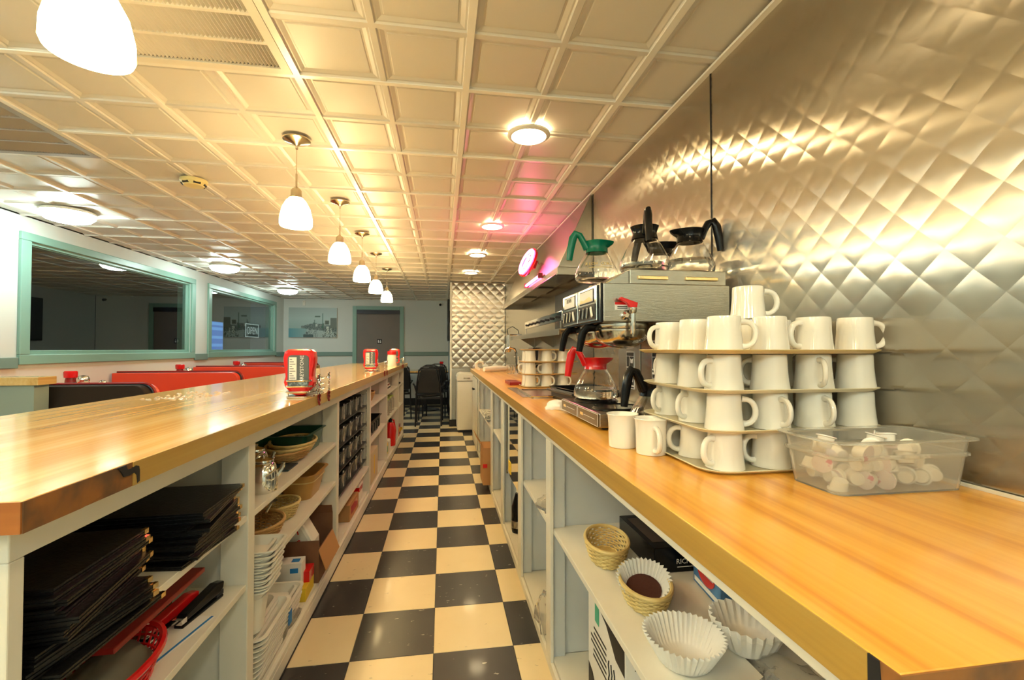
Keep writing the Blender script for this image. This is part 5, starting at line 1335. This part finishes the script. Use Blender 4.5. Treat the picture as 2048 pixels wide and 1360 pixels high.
# fourth bay
wicker(.085, .16, .075, rows=9, m=m_wickd, label='wicker basket on the top shelf of the fourth left bay', loc=(-.67, 3.92, .7153), left=True)
t = thing('black_bin', 'black plastic bin on the middle shelf of the fourth left bay', 'bin', (-.665, 3.95, .4403), left=True)
basin(MB(), .19, .52, .13, t=.004, r=.02, taper=.02, lip=.012).build('bin_body', m_black, t)
for k in range(4): MB().box(.088, .0955, -.20+k*.11, -.13+k*.11, .035, .10).build('side_panel', m_leg, t)
t = thing('cream_box', 'cream cardboard box on the bottom of the fourth left bay', 'box', (-.665, 3.86, .0883), left=True)
MB().box(-.10, .10, -.20, .14, 0, .24).build('carton', m_cardc, t, bev=.002); MB().box(.1002, .1008, -.06, -.02, .05, .2).build('yellow_print', m_yel, t)
t = thing('dark_bag', 'dark crumpled bag on top of the cream box, fourth left bay', 'bag', (-.70, 3.82, .329), left=True)
blob(.07, .12, .075, 23, 20, 8, .2).build('film', m_ink, t, sharp=0)
# fifth bay
t = thing('paper_stack', 'pile of dark and white papers on the top shelf of the fifth left bay', 'papers', (-.67, 4.95, .7153), left=True)
for k in range(5): MB().box(-.09+.006*k, .08-.003*k, -.16+.01*k, .15-.012*k, .004+k*.014, .016+k*.014).build('bundle', m_foam if k % 2 == 0 else m_reddk if k == 3 else m_ink, t)
for k in range(4):
    t = thing('glass_jar', 'clear jar with green lid in the fifth left bay, %s in its row' % ('first', 'second', 'third', 'last')[k], 'jar', (-.62, 4.66+k*.2, .4603), group='jars in the fifth left bay', left=True)
    MB().lathe([(0, 0), (.045, 0), (.047, .02), (.045, .13), (.036, .15), (0, .15)], 18).build('jar_body', m_tub, t); MB().lathe([(0, .1502), (.038, .1502), (.038, .17), (0, .171)], 18).build('lid', mat('jar_lid%d' % k, (.35, .45, .12), .4), t)
t = thing('red_extinguisher', 'red canister with hose on the bottom of the fifth left bay', 'canister', (-.60, 5.14, .0883), left=True)
MB().lathe([(0, 0), (.055, 0), (.058, .02), (.058, .2), (.03, .25), (0, .255)], 20).build('cylinder', m_redp, t); MB().lathe([(0, .2552), (.018, .2552), (.022, .29), (0, .3)], 12).build('valve', m_black, t)
MB().tube([(0, .0, .28), (.03, .05, .27), (.05, .07, .15), (.04, .065, .04)], .008, 8).build('hose', m_redp, t)
for k, (y, m, lb) in enumerate(((4.66, m_yel, 'yellow green packet on the bottom of the fifth left bay'), (4.86, m_foam, 'white wrapped packet on the bottom of the fifth left bay'))):
    t = thing('packet', lb, 'packet', (-.62, y, .0883), left=True); MB().box(-.05, .05, -.08, .08, 0, .12).build('wrapper', m, t, bev=.015); MB().box(.0502, .051, -.04, .04, .03, .09).build('label', m_greenp if k == 0 else m_paper, t)
# sixth bay
t = thing('rag', 'dark rag lying on the top shelf of the last left bay', 'rag', (-.62, 5.78, .7153), left=True); blob(.06, .09, .03, 51, 18, 7, .2).build('fabric', m_ink, t, sharp=0)
t = thing('red_carton', 'red and yellow carton on the bottom shelf of the last left bay', 'box', (-.62, 5.74, .0883), left=True)
MB().box(-.06, .06, -.1, .1, 0, .13).build('carton', m_redp, t, bev=.002); MB().box(.0602, .0608, -.07, .07, .04, .09).build('label', m_yel, t)
t = thing('fruit_bowl', 'yellow green bowl beside the end of the left base board', 'bowl', (-.60, 5.97, .0883), left=True)
MB().lathe([(0, 0), (.03, 0), (.055, .05), (.052, .05), (.028, .004), (0, .004)], 20).build('bowl', m_yel, t); blob(.04, .04, .03, 61, 12, 5, .1).build('contents', m_greenp, t); t.children[1].location.z = .02

# ---------------------------------------------------------------- the whole left bar stands half a degree off the aisle line
piv = Vector((-.553, 1.9, 0)); ML = Matrix.Translation(piv) @ Matrix.Rotation(-.0105, 4, 'Z') @ Matrix.Translation(-piv)
for o in LEFT:
    o.location = ML @ o.location; o.rotation_euler.z -= .0105
